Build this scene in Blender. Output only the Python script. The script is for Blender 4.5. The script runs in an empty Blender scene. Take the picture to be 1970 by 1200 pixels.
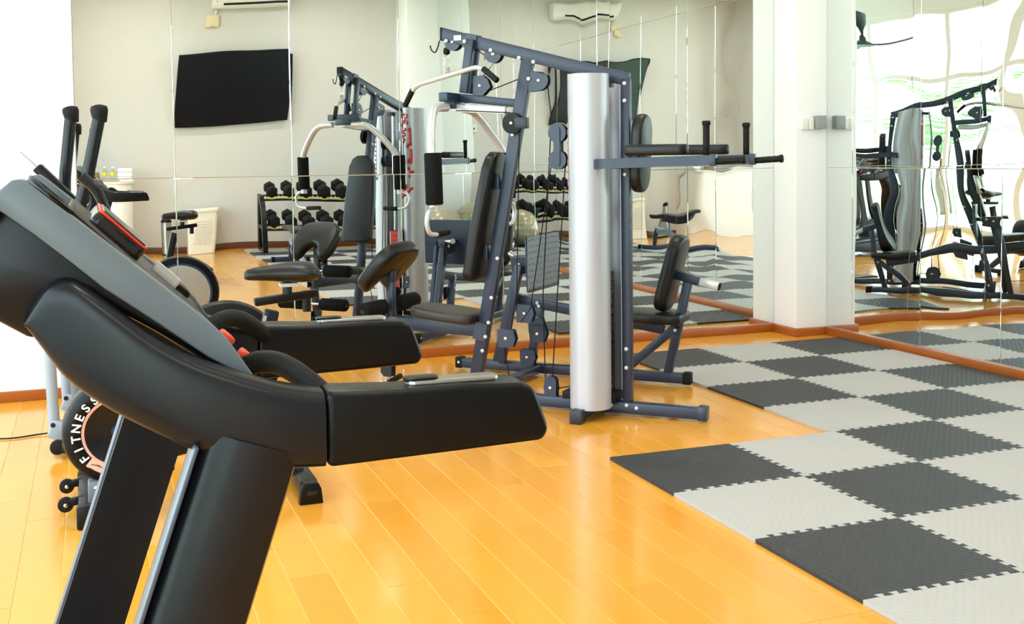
import bpy, bmesh, math, random
from mathutils import Vector, Matrix
random.seed(7)
SC = bpy.context.scene
COL = SC.collection
PI = math.pi
V3 = Vector

# ---------------------------------------------------------------- camera
def make_camera():
    f, yaw, pitch, roll, ppy = 2187.5, 0.35555, 0.05, -0.012, 412.0
    cy, sy = math.cos(yaw), math.sin(yaw)
    cp, sp = math.cos(pitch), math.sin(pitch)
    right = V3((cy, -sy, 0)); fh = V3((sy, cy, 0)); zz = V3((0, 0, 1))
    fwd = fh * cp - zz * sp
    up = fh * sp + zz * cp
    cr, sr = math.cos(roll), math.sin(roll)
    r2 = right * cr + up * sr
    u2 = up * cr - right * sr
    m = Matrix((r2, u2, -fwd)).transposed().to_4x4()
    m.translation = V3((-2.197, -4.6278, 1.377))
    cd = bpy.data.cameras.new('camera'); co = bpy.data.objects.new('camera', cd)
    COL.objects.link(co); co.matrix_world = m
    cd.sensor_width = 36.0; cd.lens = f / 1970 * 36.0
    cd.shift_y = (ppy - 600) / 1970
    cd.clip_start = 0.05; cd.clip_end = 300
    SC.camera = co
make_camera()

# ---------------------------------------------------------------- world, daylight portals, exposure
W = bpy.data.worlds.new('overcast_sky'); SC.world = W; W.use_nodes = True
nt = W.node_tree
bg = nt.nodes['Background']
tc = nt.nodes.new('ShaderNodeTexCoord'); sep = nt.nodes.new('ShaderNodeSeparateXYZ')
rmp = nt.nodes.new('ShaderNodeValToRGB')
rmp.color_ramp.elements[0].color = (0.90, 0.96, 1.0, 1); rmp.color_ramp.elements[0].position = 0.0
rmp.color_ramp.elements[1].color = (0.66, 0.82, 1.0, 1); rmp.color_ramp.elements[1].position = 0.7
nt.links.new(tc.outputs['Generated'], sep.inputs[0]); nt.links.new(sep.outputs['Z'], rmp.inputs[0])
nt.links.new(rmp.outputs[0], bg.inputs[0])
bg.inputs[1].default_value = 7.0

CEIL = 4.15
XR, YM, YT, XL, YP = 3.05, 2.93, -7.65, -4.6, 2.50   # right mirror, back mirror, tv wall, window wall, left pier front
def portal(loc, rot, sx, sy):
    l = bpy.data.lights.new('window_daylight', 'AREA'); l.shape = 'RECTANGLE'; l.size = sx; l.size_y = sy
    l.cycles.is_portal = True
    o = bpy.data.objects.new('window_daylight', l); COL.objects.link(o); o.location = loc; o.rotation_euler = rot
portal((XL - .12, -2.6, 1.85), (0, -PI / 2, 0), 3.7, 9.8)
portal(((XL - 3.0) / 2, YT - .12, 1.85), (PI / 2, 0, 0), -3.0 - XL, 3.7)

SC.view_settings.view_transform = 'Standard'
SC.view_settings.look = 'None'
SC.view_settings.gamma = 1.0
SC.view_settings.use_curve_mapping = False
SC.view_settings.exposure = 0.22
cy_ = SC.cycles
cy_.use_denoising = True
cy_.max_bounces = 14; cy_.diffuse_bounces = 5; cy_.glossy_bounces = 10; cy_.transparent_max_bounces = 16
cy_.sample_clamp_indirect = 8.0
cy_.caustics_reflective = True

# ---------------------------------------------------------------- materials
def lin(c):
    c /= 255.0
    return c / 12.92 if c <= .04045 else ((c + .055) / 1.055) ** 2.4
def rgb(r, g, b): return (lin(r), lin(g), lin(b), 1)
MATS = {}
def pm(name, col, rough=.5, metal=0.0, var=.06, vscale=6.0, bump=0.0, bscale=60.0, spec=.5, coat=0.0, trans=0.0, stretch=None, rvar=0.0):
    m = bpy.data.materials.new(name); m.use_nodes = True
    n = m.node_tree.nodes; L = m.node_tree.links
    b = n['Principled BSDF']
    b.inputs['Roughness'].default_value = rough; b.inputs['Metallic'].default_value = metal
    b.inputs['Specular IOR Level'].default_value = spec
    b.inputs['Coat Weight'].default_value = coat
    b.inputs['Transmission Weight'].default_value = trans
    c = rgb(*col)
    t = n.new('ShaderNodeTexCoord'); mp = n.new('ShaderNodeMapping'); L.new(t.outputs['Object'], mp.inputs[0])
    if stretch: mp.inputs['Scale'].default_value = stretch
    ns = n.new('ShaderNodeTexNoise'); ns.inputs['Scale'].default_value = vscale; ns.inputs['Detail'].default_value = 4
    L.new(mp.outputs[0], ns.inputs['Vector'])
    mx = n.new('ShaderNodeMix'); mx.data_type = 'RGBA'
    mx.inputs[6].default_value = tuple(x * (1 - var) for x in c[:3]) + (1,)
    mx.inputs[7].default_value = tuple(min(1, x * (1 + var)) for x in c[:3]) + (1,)
    L.new(ns.outputs['Fac'], mx.inputs[0]); L.new(mx.outputs[2], b.inputs['Base Color'])
    if rvar:
        mr = n.new('ShaderNodeMapRange'); mr.inputs[3].default_value = max(0, rough - rvar); mr.inputs[4].default_value = rough + rvar
        L.new(ns.outputs['Fac'], mr.inputs[0]); L.new(mr.outputs[0], b.inputs['Roughness'])
    if bump:
        n2 = n.new('ShaderNodeTexNoise'); n2.inputs['Scale'].default_value = bscale; L.new(mp.outputs[0], n2.inputs['Vector'])
        bp = n.new('ShaderNodeBump'); bp.inputs['Distance'].default_value = bump; L.new(n2.outputs['Fac'], bp.inputs['Height'])
        L.new(bp.outputs[0], b.inputs['Normal'])
    MATS[name] = m
    return m

def mirror_mat(name, dist, scale):
    m = pm(name, (236, 241, 239), 0.0, 1.0, var=.0)
    n = m.node_tree.nodes; L = m.node_tree.links; b = n['Principled BSDF']
    t = n['Texture Coordinate']
    g = n.new('ShaderNodeNewGeometry')
    ns = n.new('ShaderNodeTexNoise'); ns.inputs['Scale'].default_value = scale; ns.inputs['Detail'].default_value = .5
    L.new(g.outputs['Position'], ns.inputs['Vector'])
    bp = n.new('ShaderNodeBump'); bp.inputs['Distance'].default_value = dist; L.new(ns.outputs['Fac'], bp.inputs['Height'])
    L.new(bp.outputs[0], b.inputs['Normal'])
    return m

def wood_floor(name, island):
    m = pm(name, (222, 150, 42), .20, 0, var=.0, spec=.42)
    n = m.node_tree.nodes; L = m.node_tree.links; b = n['Principled BSDF']
    g = n.new('ShaderNodeNewGeometry'); oi = n.new('ShaderNodeObjectInfo')
    mp = n.new('ShaderNodeMapping'); mp.inputs['Scale'].default_value = (9, .8, 9); L.new(g.outputs['Position'], mp.inputs[0])
    ns = n.new('ShaderNodeTexNoise'); ns.inputs['Scale'].default_value = 1.6; ns.inputs['Detail'].default_value = 6; ns.inputs['Distortion'].default_value = 1.2
    L.new(mp.outputs[0], ns.inputs['Vector'])
    add = n.new('ShaderNodeMath'); add.operation = 'MULTIPLY_ADD'; add.inputs[1].default_value = .55
    L.new((g.outputs['Random Per Island'] if island else oi.outputs['Random']), add.inputs[0])
    mul = n.new('ShaderNodeMath'); mul.operation = 'MULTIPLY'; mul.inputs[1].default_value = .45; L.new(ns.outputs['Fac'], mul.inputs[0]); L.new(mul.outputs[0], add.inputs[2])
    r = n.new('ShaderNodeValToRGB'); e = r.color_ramp.elements
    e[0].color = rgb(219, 147, 44); e[0].position = .1; e[1].color = rgb(230, 163, 60); e[1].position = .9
    L.new(add.outputs[0], r.inputs[0]); L.new(r.outputs[0], b.inputs['Base Color'])
    n2 = n.new('ShaderNodeTexNoise'); n2.inputs['Scale'].default_value = 5
    L.new(g.outputs['Position'], n2.inputs['Vector'])
    mr = n.new('ShaderNodeMapRange'); mr.inputs[3].default_value = .10; mr.inputs[4].default_value = .20
    L.new(n2.outputs['Fac'], mr.inputs[0]); L.new(mr.outputs[0], b.inputs['Roughness'])
    return m

def foam_mat(name, col, relief):
    m = pm(name, col, .55, 0, var=.05, vscale=3, spec=.45)
    n = m.node_tree.nodes; L = m.node_tree.links; b = n['Principled BSDF']
    g = n.new('ShaderNodeNewGeometry')
    mp = n.new('ShaderNodeMapping'); mp.inputs['Rotation'].default_value = (0, 0, .785); mp.inputs['Scale'].default_value = (40, 36, 1); L.new(g.outputs['Position'], mp.inputs[0])
    vo = n.new('ShaderNodeTexVoronoi'); vo.inputs['Scale'].default_value = 1.0; vo.inputs['Randomness'].default_value = .0
    vo.voronoi_dimensions = '2D'
    L.new(mp.outputs[0], vo.inputs['Vector'])
    mr = n.new('ShaderNodeMapRange'); mr.inputs[1].default_value = .15; mr.inputs[2].default_value = .38; mr.inputs[3].default_value = 1; mr.inputs[4].default_value = 0
    L.new(vo.outputs['Distance'], mr.inputs[0])
    bp = n.new('ShaderNodeBump'); bp.inputs['Distance'].default_value = relief; bp.inputs['Strength'].default_value = .8; L.new(mr.outputs[0], bp.inputs['Height'])
    L.new(bp.outputs[0], b.inputs['Normal'])
    return m

def emis(name, col, s):
    m = bpy.data.materials.new(name); m.use_nodes = True
    b = m.node_tree.nodes['Principled BSDF']
    b.inputs['Base Color'].default_value = rgb(*col); b.inputs['Emission Color'].default_value = rgb(*col); b.inputs['Emission Strength'].default_value = s
    MATS[name] = m
    return m

def pane_mat():
    m = bpy.data.materials.new('window_glass'); m.use_nodes = True
    n = m.node_tree.nodes; L = m.node_tree.links; n.remove(n['Principled BSDF'])
    tr = n.new('ShaderNodeBsdfTransparent'); tr.inputs[0].default_value = (.93, .97, .96, 1)
    gl = n.new('ShaderNodeBsdfGlossy'); gl.inputs['Roughness'].default_value = .0
    mx = n.new('ShaderNodeMixShader'); mx.inputs[0].default_value = .06; L.new(tr.outputs[0], mx.inputs[1]); L.new(gl.outputs[0], mx.inputs[2])
    L.new(mx.outputs[0], n['Material Output'].inputs[0])
    MATS['glass'] = m
pane_mat()
pm('white', (246, 246, 246), .6, var=.015, bump=.0006, bscale=90)
pm('cream', (214, 210, 205), .65, var=.02, bump=.0006, bscale=90)
pm('ceil', (236, 234, 230), .7, var=.01)
mirror_mat('mirror_back', .0012, 1.6); mirror_mat('mirror_right', .006, 1.9)
pm('backing', (214, 220, 216), .6)
pm('trimwood', (164, 88, 30), .32, var=.22, vscale=3, stretch=(1, 1, 8), spec=.5)
pm('trimdark', (104, 62, 40), .4, var=.2, vscale=4)
wood_floor('wood', False); wood_floor('wood_rest', True)
pm('joint_glint', (236, 196, 130), .6)  # pale colour in the gaps paints the glints along the plank bevels
foam_mat('foam_dark', (47, 48, 52), .0045); foam_mat('foam_light', (177, 175, 172), .0009)
pm('navy', (30, 43, 68), .36, .0, var=.08, spec=.55, bump=.0002, bscale=300)
pm('navy_hard', (30, 36, 48), .42, .0, var=.08)
pm('vinyl', (18, 19, 22), .36, var=.12, bump=.0004, bscale=220, spec=.36)
pm('seatvinyl', (44, 41, 40), .42, var=.1, bump=.0004, bscale=220)
pm('foam', (12, 12, 13), .85, spec=.2, var=.2, bump=.0008, bscale=260)
pm('rubber', (15, 15, 17), .6, var=.15, spec=.25, bump=.0005, bscale=150)
pm('blackplastic', (12, 13, 15), .33, var=.1, spec=.2, bump=.0002, bscale=400)
pm('satin_black', (13, 17, 24), .30, var=.08, spec=.34)
pm('greyplastic', (96, 107, 115), .38, var=.05, spec=.5)
pm('palegrey', (150, 160, 172), .4, var=.04)
pm('shroud', (186, 189, 198), .40, .35, var=.03, spec=.5)
pm('strip', (70, 80, 96), .35, var=.04)  # paler tone for the window reflection painted on the treadmill upright edges
pm('silver', (206, 208, 210), .28, .35, var=.03)
pm('chrome', (214, 216, 220), .12, 1.0, var=.03)
pm('steel', (176, 176, 174), .3, 1.0, var=.08)
pm('diamond', (120, 130, 140), .38, .7, var=.12)
pm('red', (196, 32, 34), .45, var=.08); pm('orangered', (232, 62, 26), .4, var=.06)
pm('yellow', (226, 206, 30), .45, var=.05)
pm('print_white', (240, 238, 236), .5, var=.02); pm('print_pink', (240, 172, 158), .5, var=.03)
pm('label_white', (226, 224, 226), .5, var=.05); pm('label_maroon', (112, 40, 52), .5, var=.1)
pm('screen', (6, 8, 16), .18, var=.1, spec=.5)
pm('blue', (40, 70, 120), .35, var=.1)
pm('basket', (236, 230, 214), .5, var=.03); pm('towel', (240, 240, 238), .9, var=.03, bump=.002, bscale=300)
pm('greybox', (146, 152, 154), .45, var=.04); pm('acwhite', (236, 234, 226), .35, var=.02)
pm('acbox', (232, 212, 176), .5, var=.03); pm('dark', (12, 12, 13), .6, var=.1)
pm('ball', (176, 168, 146), .22, .35, var=.06, spec=.5)
pm('glassy', (236, 240, 236), .04, var=.0, trans=.92); pm('lemonade', (206, 170, 20), .08, var=.1, trans=.5)
pm('fan', (40, 58, 70), .4, var=.1)
pm('leaf', (140, 190, 110), .5, var=.35, vscale=3); pm('leaf2', (166, 206, 130), .5, var=.3, vscale=3); pm('bark', (116, 98, 76), .8, var=.3)
pm('lawn', (150, 190, 110), .9, var=.3, vscale=2); pm('terrace', (220, 216, 208), .8, var=.06)
pm('terracotta', (170, 96, 70), .6, var=.2)
emis('lamp', (255, 240, 214), 14.0)
M = MATS

# ---------------------------------------------------------------- mesh helpers
ORG = {}
def ortho(d, side=None):
    d = d.normalized()
    if side is None:
        side = d.cross(V3((0, 0, 1)))
        if side.length < 1e-4: side = V3((1, 0, 0))
    s = (side - d * side.dot(d)).normalized()
    return d, s, s.cross(d).normalized()

class MB:
    def __init__(s): s.bm = bmesh.new()
    def poly(s, vs, fs):
        b = [s.bm.verts.new(v) for v in vs]
        for f in fs:
            try: s.bm.faces.new([b[i] for i in f])
            except ValueError: pass
        return s
    def box(s, c, d, R=None):
        c = V3(c); h = V3(d) / 2; vs = []
        for x in (-1, 1):
            for y in (-1, 1):
                for z in (-1, 1):
                    p = V3((x * h.x, y * h.y, z * h.z))
                    vs.append(c + (R @ p if R else p))
        return s.poly(vs, [(0, 1, 3, 2), (4, 6, 7, 5), (0, 4, 5, 1), (2, 3, 7, 6), (0, 2, 6, 4), (1, 5, 7, 3)])
    def span(s, a, b):
        a = V3(a); b = V3(b); return s.box((a + b) / 2, [abs(q) for q in (b - a)])
    def beam(s, p0, p1, w, h, side=None, w1=None, h1=None):
        p0 = V3(p0); p1 = V3(p1); d, sd, up = ortho(p1 - p0, V3(side) if side else None)
        w1 = w if w1 is None else w1; h1 = h if h1 is None else h1
        vs = []
        for p, ww, hh in ((p0, w, h), (p1, w1, h1)):
            for a, b in ((-1, -1), (1, -1), (1, 1), (-1, 1)):
                vs.append(p + sd * a * ww / 2 + up * b * hh / 2)
        return s.poly(vs, [(3, 2, 1, 0), (4, 5, 6, 7), (0, 1, 5, 4), (1, 2, 6, 5), (2, 3, 7, 6), (3, 0, 4, 7)])
    def lathe(s, prof, o, ax, n=20, side=None, ring=False):
        o = V3(o); d, sd, up = ortho(V3(ax), V3(side) if side else None); vs = []; fs = []
        for r, h in prof:
            for k in range(n):
                a = 2 * PI * k / n
                vs.append(o + d * h + (sd * math.cos(a) + up * math.sin(a)) * r)
        for i in range(len(prof) - 1):
            for k in range(n):
                k2 = (k + 1) % n
                fs.append((i * n + k, i * n + k2, (i + 1) * n + k2, (i + 1) * n + k))
        if ring:
            for k in range(n):
                k2 = (k + 1) % n; q = (len(prof) - 1) * n
                fs.append((q + k, q + k2, k2, k))
        else: fs.append(tuple(range(n))[::-1]); fs.append(tuple(range((len(prof) - 1) * n, len(prof) * n)))
        return s.poly(vs, fs)
    def cyl(s, p0, p1, r, r1=None, n=16):
        p0 = V3(p0); p1 = V3(p1); L = (p1 - p0).length
        return s.lathe([(r, 0), (r if r1 is None else r1, L)], p0, p1 - p0, n)
    def rod(s, p0, p1, r, e=None, n=16):
        p0 = V3(p0); p1 = V3(p1); L = (p1 - p0).length; e = r * .35 if e is None else e
        return s.lathe([(r - e, 0), (r - e * .3, e * .3), (r, e), (r, L - e), (r - e * .3, L - e * .3), (r - e, L)], p0, p1 - p0, n)
    def tube(s, pts, r, n=10, cap=True):
        pts = [V3(p) for p in pts]; m = len(pts); rs = r if isinstance(r, (list, tuple)) else [r] * m
        T = []
        for i in range(m):
            a = pts[max(0, i - 1)]; b = pts[min(m - 1, i + 1)]; T.append((b - a).normalized())
        _, sd, _ = ortho(T[0]); vs = []; fs = []
        for i in range(m):
            sd = (sd - T[i] * sd.dot(T[i])).normalized(); up = T[i].cross(sd)
            for k in range(n):
                a = 2 * PI * k / n; vs.append(pts[i] + (sd * math.cos(a) + up * math.sin(a)) * rs[i])
        for i in range(m - 1):
            for k in range(n):
                k2 = (k + 1) % n; fs.append((i * n + k, i * n + k2, (i + 1) * n + k2, (i + 1) * n + k))
        if cap: fs.append(tuple(range(n))[::-1]); fs.append(tuple(range((m - 1) * n, m * n)))
        return s.poly(vs, fs)
    def prism(s, pts, vec):
        pts = [V3(p) for p in pts]; vec = V3(vec); n = len(pts)
        fs = [tuple(range(n))[::-1], tuple(range(n, 2 * n))]
        for k in range(n): fs.append((k, (k + 1) % n, n + (k + 1) % n, n + k))
        return s.poly(pts + [p + vec for p in pts], fs)
    def sphere(s, c, r, sc=(1, 1, 1), n=20, m=12):
        c = V3(c); prof = []
        vs = [c + V3((0, 0, -r * sc[2]))]; fs = []
        for i in range(1, m):
            a = -PI / 2 + PI * i / m
            for k in range(n):
                b = 2 * PI * k / n; vs.append(c + V3((r * math.cos(a) * math.cos(b) * sc[0], r * math.cos(a) * math.sin(b) * sc[1], r * math.sin(a) * sc[2])))
        vs.append(c + V3((0, 0, r * sc[2]))); L = len(vs) - 1
        for k in range(n):
            fs.append((0, 1 + (k + 1) % n, 1 + k)); fs.append((L, 1 + (m - 2) * n + k, 1 + (m - 2) * n + (k + 1) % n))
        for i in range(m - 2):
            for k in range(n):
                k2 = (k + 1) % n; fs.append((1 + i * n + k, 1 + i * n + k2, 1 + (i + 1) * n + k2, 1 + (i + 1) * n + k))
        return s.poly(vs, fs)
    def loft(s, rings, cap=True):
        n = len(rings[0]); vs = [V3(p) for r in rings for p in r]; fs = []
        for i in range(len(rings) - 1):
            for k in range(n): fs.append((i * n + k, i * n + (k + 1) % n, (i + 1) * n + (k + 1) % n, (i + 1) * n + k))
        if cap: fs.append(tuple(range(n))[::-1]); fs.append(tuple(range((len(rings) - 1) * n, len(rings) * n)))
        return s.poly(vs, fs)
    def mesh(s, name, mat, inv=None, bevel=0, seg=2, ang=35, smooth=True):
        bm = s.bm
        if bevel:
            bmesh.ops.recalc_face_normals(bm, faces=bm.faces)
            es = [e for e in bm.edges if len(e.link_faces) == 2 and e.calc_face_angle(0) > math.radians(32)]
            bmesh.ops.bevel(bm, geom=es, offset=bevel, segments=seg, profile=.5, affect='EDGES', clamp_overlap=True)
        bmesh.ops.recalc_face_normals(bm, faces=bm.faces)
        if inv: bmesh.ops.transform(bm, matrix=inv, verts=bm.verts)
        me = bpy.data.meshes.new(name); bm.to_mesh(me); bm.free()
        me.polygons.foreach_set('use_smooth', [smooth] * len(me.polygons))
        if smooth: me.set_sharp_from_angle(angle=math.radians(ang))
        me.materials.append(M[mat])
        return me
    def build(s, name, mat, parent=None, bevel=0, seg=2, ang=35, world=False):
        root = parent
        while root is not None and root.parent: root = root.parent
        inv = ORG[root].inverted() if (world and root in ORG) else None
        o = bpy.data.objects.new(name, s.mesh(name, mat, inv, bevel, seg, ang)); COL.objects.link(o); o.parent = parent
        return o

def thing(name, label, cat, loc=(0, 0, 0), rz=0.0, group=None):
    o = bpy.data.objects.new(name, None); COL.objects.link(o); o.empty_display_size = .1
    o.location = loc; o.rotation_euler = (0, 0, rz); tag(o, label, cat, group)
    ORG[o] = Matrix.Translation(V3(loc)) @ Matrix.Rotation(rz, 4, 'Z')
    return o
def tag(o, label=None, cat=None, group=None, kind=None):
    if label: o['label'] = label
    if cat: o['category'] = cat
    if group: o['group'] = group
    if kind: o['kind'] = kind
    return o
def struct(o): o['kind'] = 'structure'; return o
def copy_tree(o, parent=None):
    c = o.copy(); COL.objects.link(c)
    if parent: c.parent = parent
    for ch in list(o.children): copy_tree(ch, c)
    return c
def rrect(w, h, r, n=5):
    P = []
    for cx, cy, a0 in ((w / 2 - r, h / 2 - r, 0), (-w / 2 + r, h / 2 - r, 90), (-w / 2 + r, -h / 2 + r, 180), (w / 2 - r, -h / 2 + r, 270)):
        for k in range(n + 1):
            a = math.radians(a0 + 90 * k / n); P.append((cx + r * math.cos(a), cy + r * math.sin(a)))
    return P
def put(pts, o, a, b):
    o = V3(o); a = V3(a); b = V3(b); return [o + a * x + b * y for x, y in pts]
def bez(p0, p1, p2, n=8):
    p0, p1, p2 = V3(p0), V3(p1), V3(p2)
    return [p0 * (1 - t) ** 2 + p1 * 2 * t * (1 - t) + p2 * t * t for t in [k / n for k in range(n + 1)]]
def rounded(pts, r, n=5):
    pts = [V3(p) for p in pts]; out = [pts[0]]
    for i in range(1, len(pts) - 1):
        a, b, c = pts[i - 1], pts[i], pts[i + 1]
        la = min(r, (a - b).length * .45); lc = min(r, (c - b).length * .45)
        out += bez(b + (a - b).normalized() * la, b, b + (c - b).normalized() * lc, n)
    return out + [pts[-1]]
def smooth2(pts, n=4):
    P = [V3((a, b, 0)) for a, b in pts]; out = []
    for i in range(len(P) - 1):
        p0 = P[max(0, i - 1)]; p1 = P[i]; p2 = P[i + 1]; p3 = P[min(len(P) - 1, i + 2)]
        for k in range(n):
            t = k / n
            q = .5 * ((2 * p1) + (p2 - p0) * t + (2 * p0 - 5 * p1 + 4 * p2 - p3) * t * t + (3 * p1 - p0 - 3 * p2 + p3) * t ** 3)
            out.append((q.x, q.y))
    return out + [(P[-1].x, P[-1].y)]
def letter(ch, size, mat, parent, Mx, name='letter', ext=.0012):
    cu = bpy.data.curves.new('glyph', 'FONT'); cu.body = ch; cu.size = size; cu.align_x = 'CENTER'; cu.extrude = ext; cu.offset = size * .02
    t = bpy.data.objects.new('glyph', cu); COL.objects.link(t)
    bpy.context.view_layer.update()
    me = bpy.data.meshes.new_from_object(t.evaluated_get(bpy.context.evaluated_depsgraph_get()))
    bpy.data.objects.remove(t); bpy.data.curves.remove(cu)
    me.transform(Mx); me.materials.clear(); me.materials.append(M[mat]); me.name = name
    o = bpy.data.objects.new(name, me); COL.objects.link(o); o.parent = parent
    return o

# ================================================================ THE ROOM
fl = struct(MB().span((XL - .2, YT - .2, -.10), (XR + .2, YM + .2, -.0018)).build('floor', 'joint_glint'))
PW, PL = .14, 1.21
def plank_rows(x0, x1, y0, y1):
    k = 0; x = x0; out = []
    while x < x1 - .02:
        off = (k * .47 + (k % 3) * .11) % 1.0 * PL
        y = y0 - off
        while y < y1 - .01:
            a, b = max(y, y0), min(y + PL, y1)
            if b - a > .05: out.append((x, min(x + PW, x1), a, b))
            y += PL
        x += PW; k += 1
    return out
PX0, PX1, PY0, PY1 = -2.88, 1.32, -1.85, YM
def plank_box(mb, x0, x1, a, b): return mb.span((x0 + .0016, a + .0012, -.0025), (x1 - .0016, b - .0012, 0))
cache = {}
for x0, x1, a, b in plank_rows(PX0, PX1, PY0, PY1):
    key = (round(x1 - x0, 3), round(b - a, 3))
    if key not in cache:
        m_ = MB(); m_.span((.0016, .0012, -.0025), (x1 - x0 - .0016, b - a - .0012, 0)); cache[key] = m_.mesh('plank', 'wood', bevel=.0006, seg=1)
    o = bpy.data.objects.new('plank', cache[key]); COL.objects.link(o); o.parent = fl; o.location = (x0, a, 0)
rest = MB()
x_off = PX0 - PW * math.ceil((PX0 - XL) / PW)
for (xa, xb, ya, yb) in ((x_off, PX0, YT, YM), (PX1, XR, YT, YM), (PX0, PX1, YT, PY0)):
    for p in plank_rows(xa, xb, ya, yb): plank_box(rest, *p)
tag(rest.build('plank_field', 'wood_rest', fl), kind='stuff')

struct(MB().span((XL - .3, YT - .3, CEIL), (XR + .3, YM + .3, CEIL + .15)).build('ceiling', 'ceil'))
wb = struct(MB().span((-2.27, YM + .008, 0), (XR + .2, YM + .2, CEIL)).build('wall_back', 'backing'))
wr = struct(MB().span((XR + .008, YT, 0), (XR + .2, YM + .008, CEIL)).build('wall_right', 'backing'))
struct(MB().span((XL - .2, YP, 0), (-2.27, YM + .2, CEIL)).build('wall_back_pier', 'white'))
struct(MB().span((2.78, 2.63, 0), (XR + .007, YM + .007, CEIL)).build('wall_corner_column', 'white', bevel=.004))
struct(MB().span((2.55, YT, 0), (XR + .007, -6.85, CEIL)).build('wall_far_column', 'white', bevel=.004))
wf = struct(MB().span((-2.75, YT - .2, 0), (XR + .2, YT, CEIL)).build('wall_front', 'cream'))
struct(MB().span((-2.95, YT - .2, 0), (-2.75, -7.0, CEIL)).build('wall_front_return', 'cream'))
wl = MB()
wl.span((XL - .2, YT - .2, 3.72), (XL, YP, CEIL)); wl.span((XL - .2, YT - .2, 0), (XL, YT + .05, 3.72)); wl.span((XL - .2, YP - .3, 0), (XL, YP, 3.72))
struct(wl.build('wall_left', 'white'))
w2 = MB(); w2.span((XL, YT - .2, 3.72), (-2.95, YT, CEIL)); w2.span((-3.05, YT - .2, 0), (-2.95, YT, 3.72))
struct(w2.build('wall_front_lintel', 'white'))

# mirrors: panels .74 wide, two heights, thin gaps
TVW = (-.0095, .0, .0)
def panels(parent, kind, edges, zs, mat):
    for i in range(len(edges) - 1):
        for j in range(len(zs) - 1):
            a, b = edges[i] + .0015, edges[i + 1] - .0015; z0, z1 = zs[j] + .0015, zs[j + 1] - .0015
            if kind == 'y':
                c = V3(((a + b) / 2, YM + .004, (z0 + z1) / 2)); m_ = MB().box((0, 0, 0), (b - a, .008, z1 - z0))
            else:
                c = V3((XR + .004, (a + b) / 2, (z0 + z1) / 2)); m_ = MB().box((0, 0, 0), (.008, b - a, z1 - z0))
            sw = .0028 if kind == 'y' else .0075
            tw, bx, bz = random.uniform(-sw, sw), random.uniform(-sw, sw) * .6, random.uniform(-sw, sw) * .6
            if kind == 'y' and i == 1 and j == 1: tw, bx, bz = TVW
            m_ = MB(); nx, nz = 12, 18; hw, hz = (b - a) / 2, (z1 - z0) / 2; vs = []; fs = []
            for p in range(nx + 1):
                for q in range(nz + 1):
                    ch = .0018
                    s_ = -hw + 2 * hw * p / nx if p in (0, nx) else -(hw - ch) + 2 * (hw - ch) * (p - 1) / (nx - 2)
                    t_ = -hz + 2 * hz * q / nz if q in (0, nz) else -(hz - ch) + 2 * (hz - ch) * (q - 1) / (nz - 2)
                    f_ = -.004 + tw * s_ * t_ + bx * (s_ * s_ - hw * hw) + bz * (t_ * t_ - hz * hz) * .5 + (.0011 if p in (0, nx) or q in (0, nz) else 0)
                    vs.append((s_, f_, t_) if kind == 'y' else (f_, s_, t_))
            n0 = len(vs)
            vs += [((v[0], .0035, v[2]) if kind == 'y' else (.0035, v[1], v[2])) for v in vs]
            for p in range(nx):
                for q in range(nz):
                    w = [p * (nz + 1) + q, (p + 1) * (nz + 1) + q, (p + 1) * (nz + 1) + q + 1, p * (nz + 1) + q + 1]
                    fs.append(w)
            rim = [p * (nz + 1) for p in range(nx + 1)] + [nx * (nz + 1) + q for q in range(1, nz + 1)] + [p * (nz + 1) + nz for p in range(nx - 1, -1, -1)] + [q for q in range(nz - 1, 0, -1)]
            for r_ in range(len(rim)): fs.append((rim[r_], rim[(r_ + 1) % len(rim)], n0 + rim[(r_ + 1) % len(rim)], n0 + rim[r_]))
            fs.append([n0 + r_ for r_ in rim])
            m_.poly(vs, fs)
            o = m_.build('mirror_panel', mat, parent, ang=15); o.location = c
            k = .0009 if kind == 'y' else .0022
            rx, rz = random.uniform(-k, k), random.uniform(-k, k)
            o.rotation_euler = (rx, 0, rz) if kind == 'y' else (0, rx, rz)
xe = [-2.27, -1.68, -.94, -.20, .54, 1.28, 2.02, 2.78]
panels(wb, 'y', xe, [.045, 1.27, 2.70, CEIL], 'mirror_back')
ye = [2.63, 2.32] + [2.32 - .73 * k for k in range(1, 12)] + [-6.85]
ye = sorted(ye)
panels(wr, 'x', ye, [.045, 1.27, 2.70, CEIL], 'mirror_right')

# baseboards
def board(name, a, b, mat='trimwood'): struct(MB().span(a, b).build(name, mat, bevel=.004, seg=2))
BH = .062
board('baseboard_back', (-2.27, YM - .028, 0), (2.78, YM - .001, BH))
board('baseboard_right', (XR - .028, -6.85, 0), (XR - .001, 2.605, BH))
board('baseboard_column_side', (2.755, 2.63, 0), (2.779, YM - .029, BH))
board('baseboard_column_front', (2.755, 2.606, 0), (XR - .001, 2.6295, BH))
board('baseboard_pier', (XL, YP - .024, 0), (-2.27, YP - .001, BH))
board('baseboard_pier_side', (-2.299, YP - .024, 0), (-2.246, YM - .029, BH))
board('baseboard_front', (-2.749, YT + .001, 0), (2.549, YT + .02, .10), 'trimdark')
board('baseboard_far_column', (2.528, YT + .021, 0), (2.549, -6.83, .10), 'trimdark')

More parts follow.
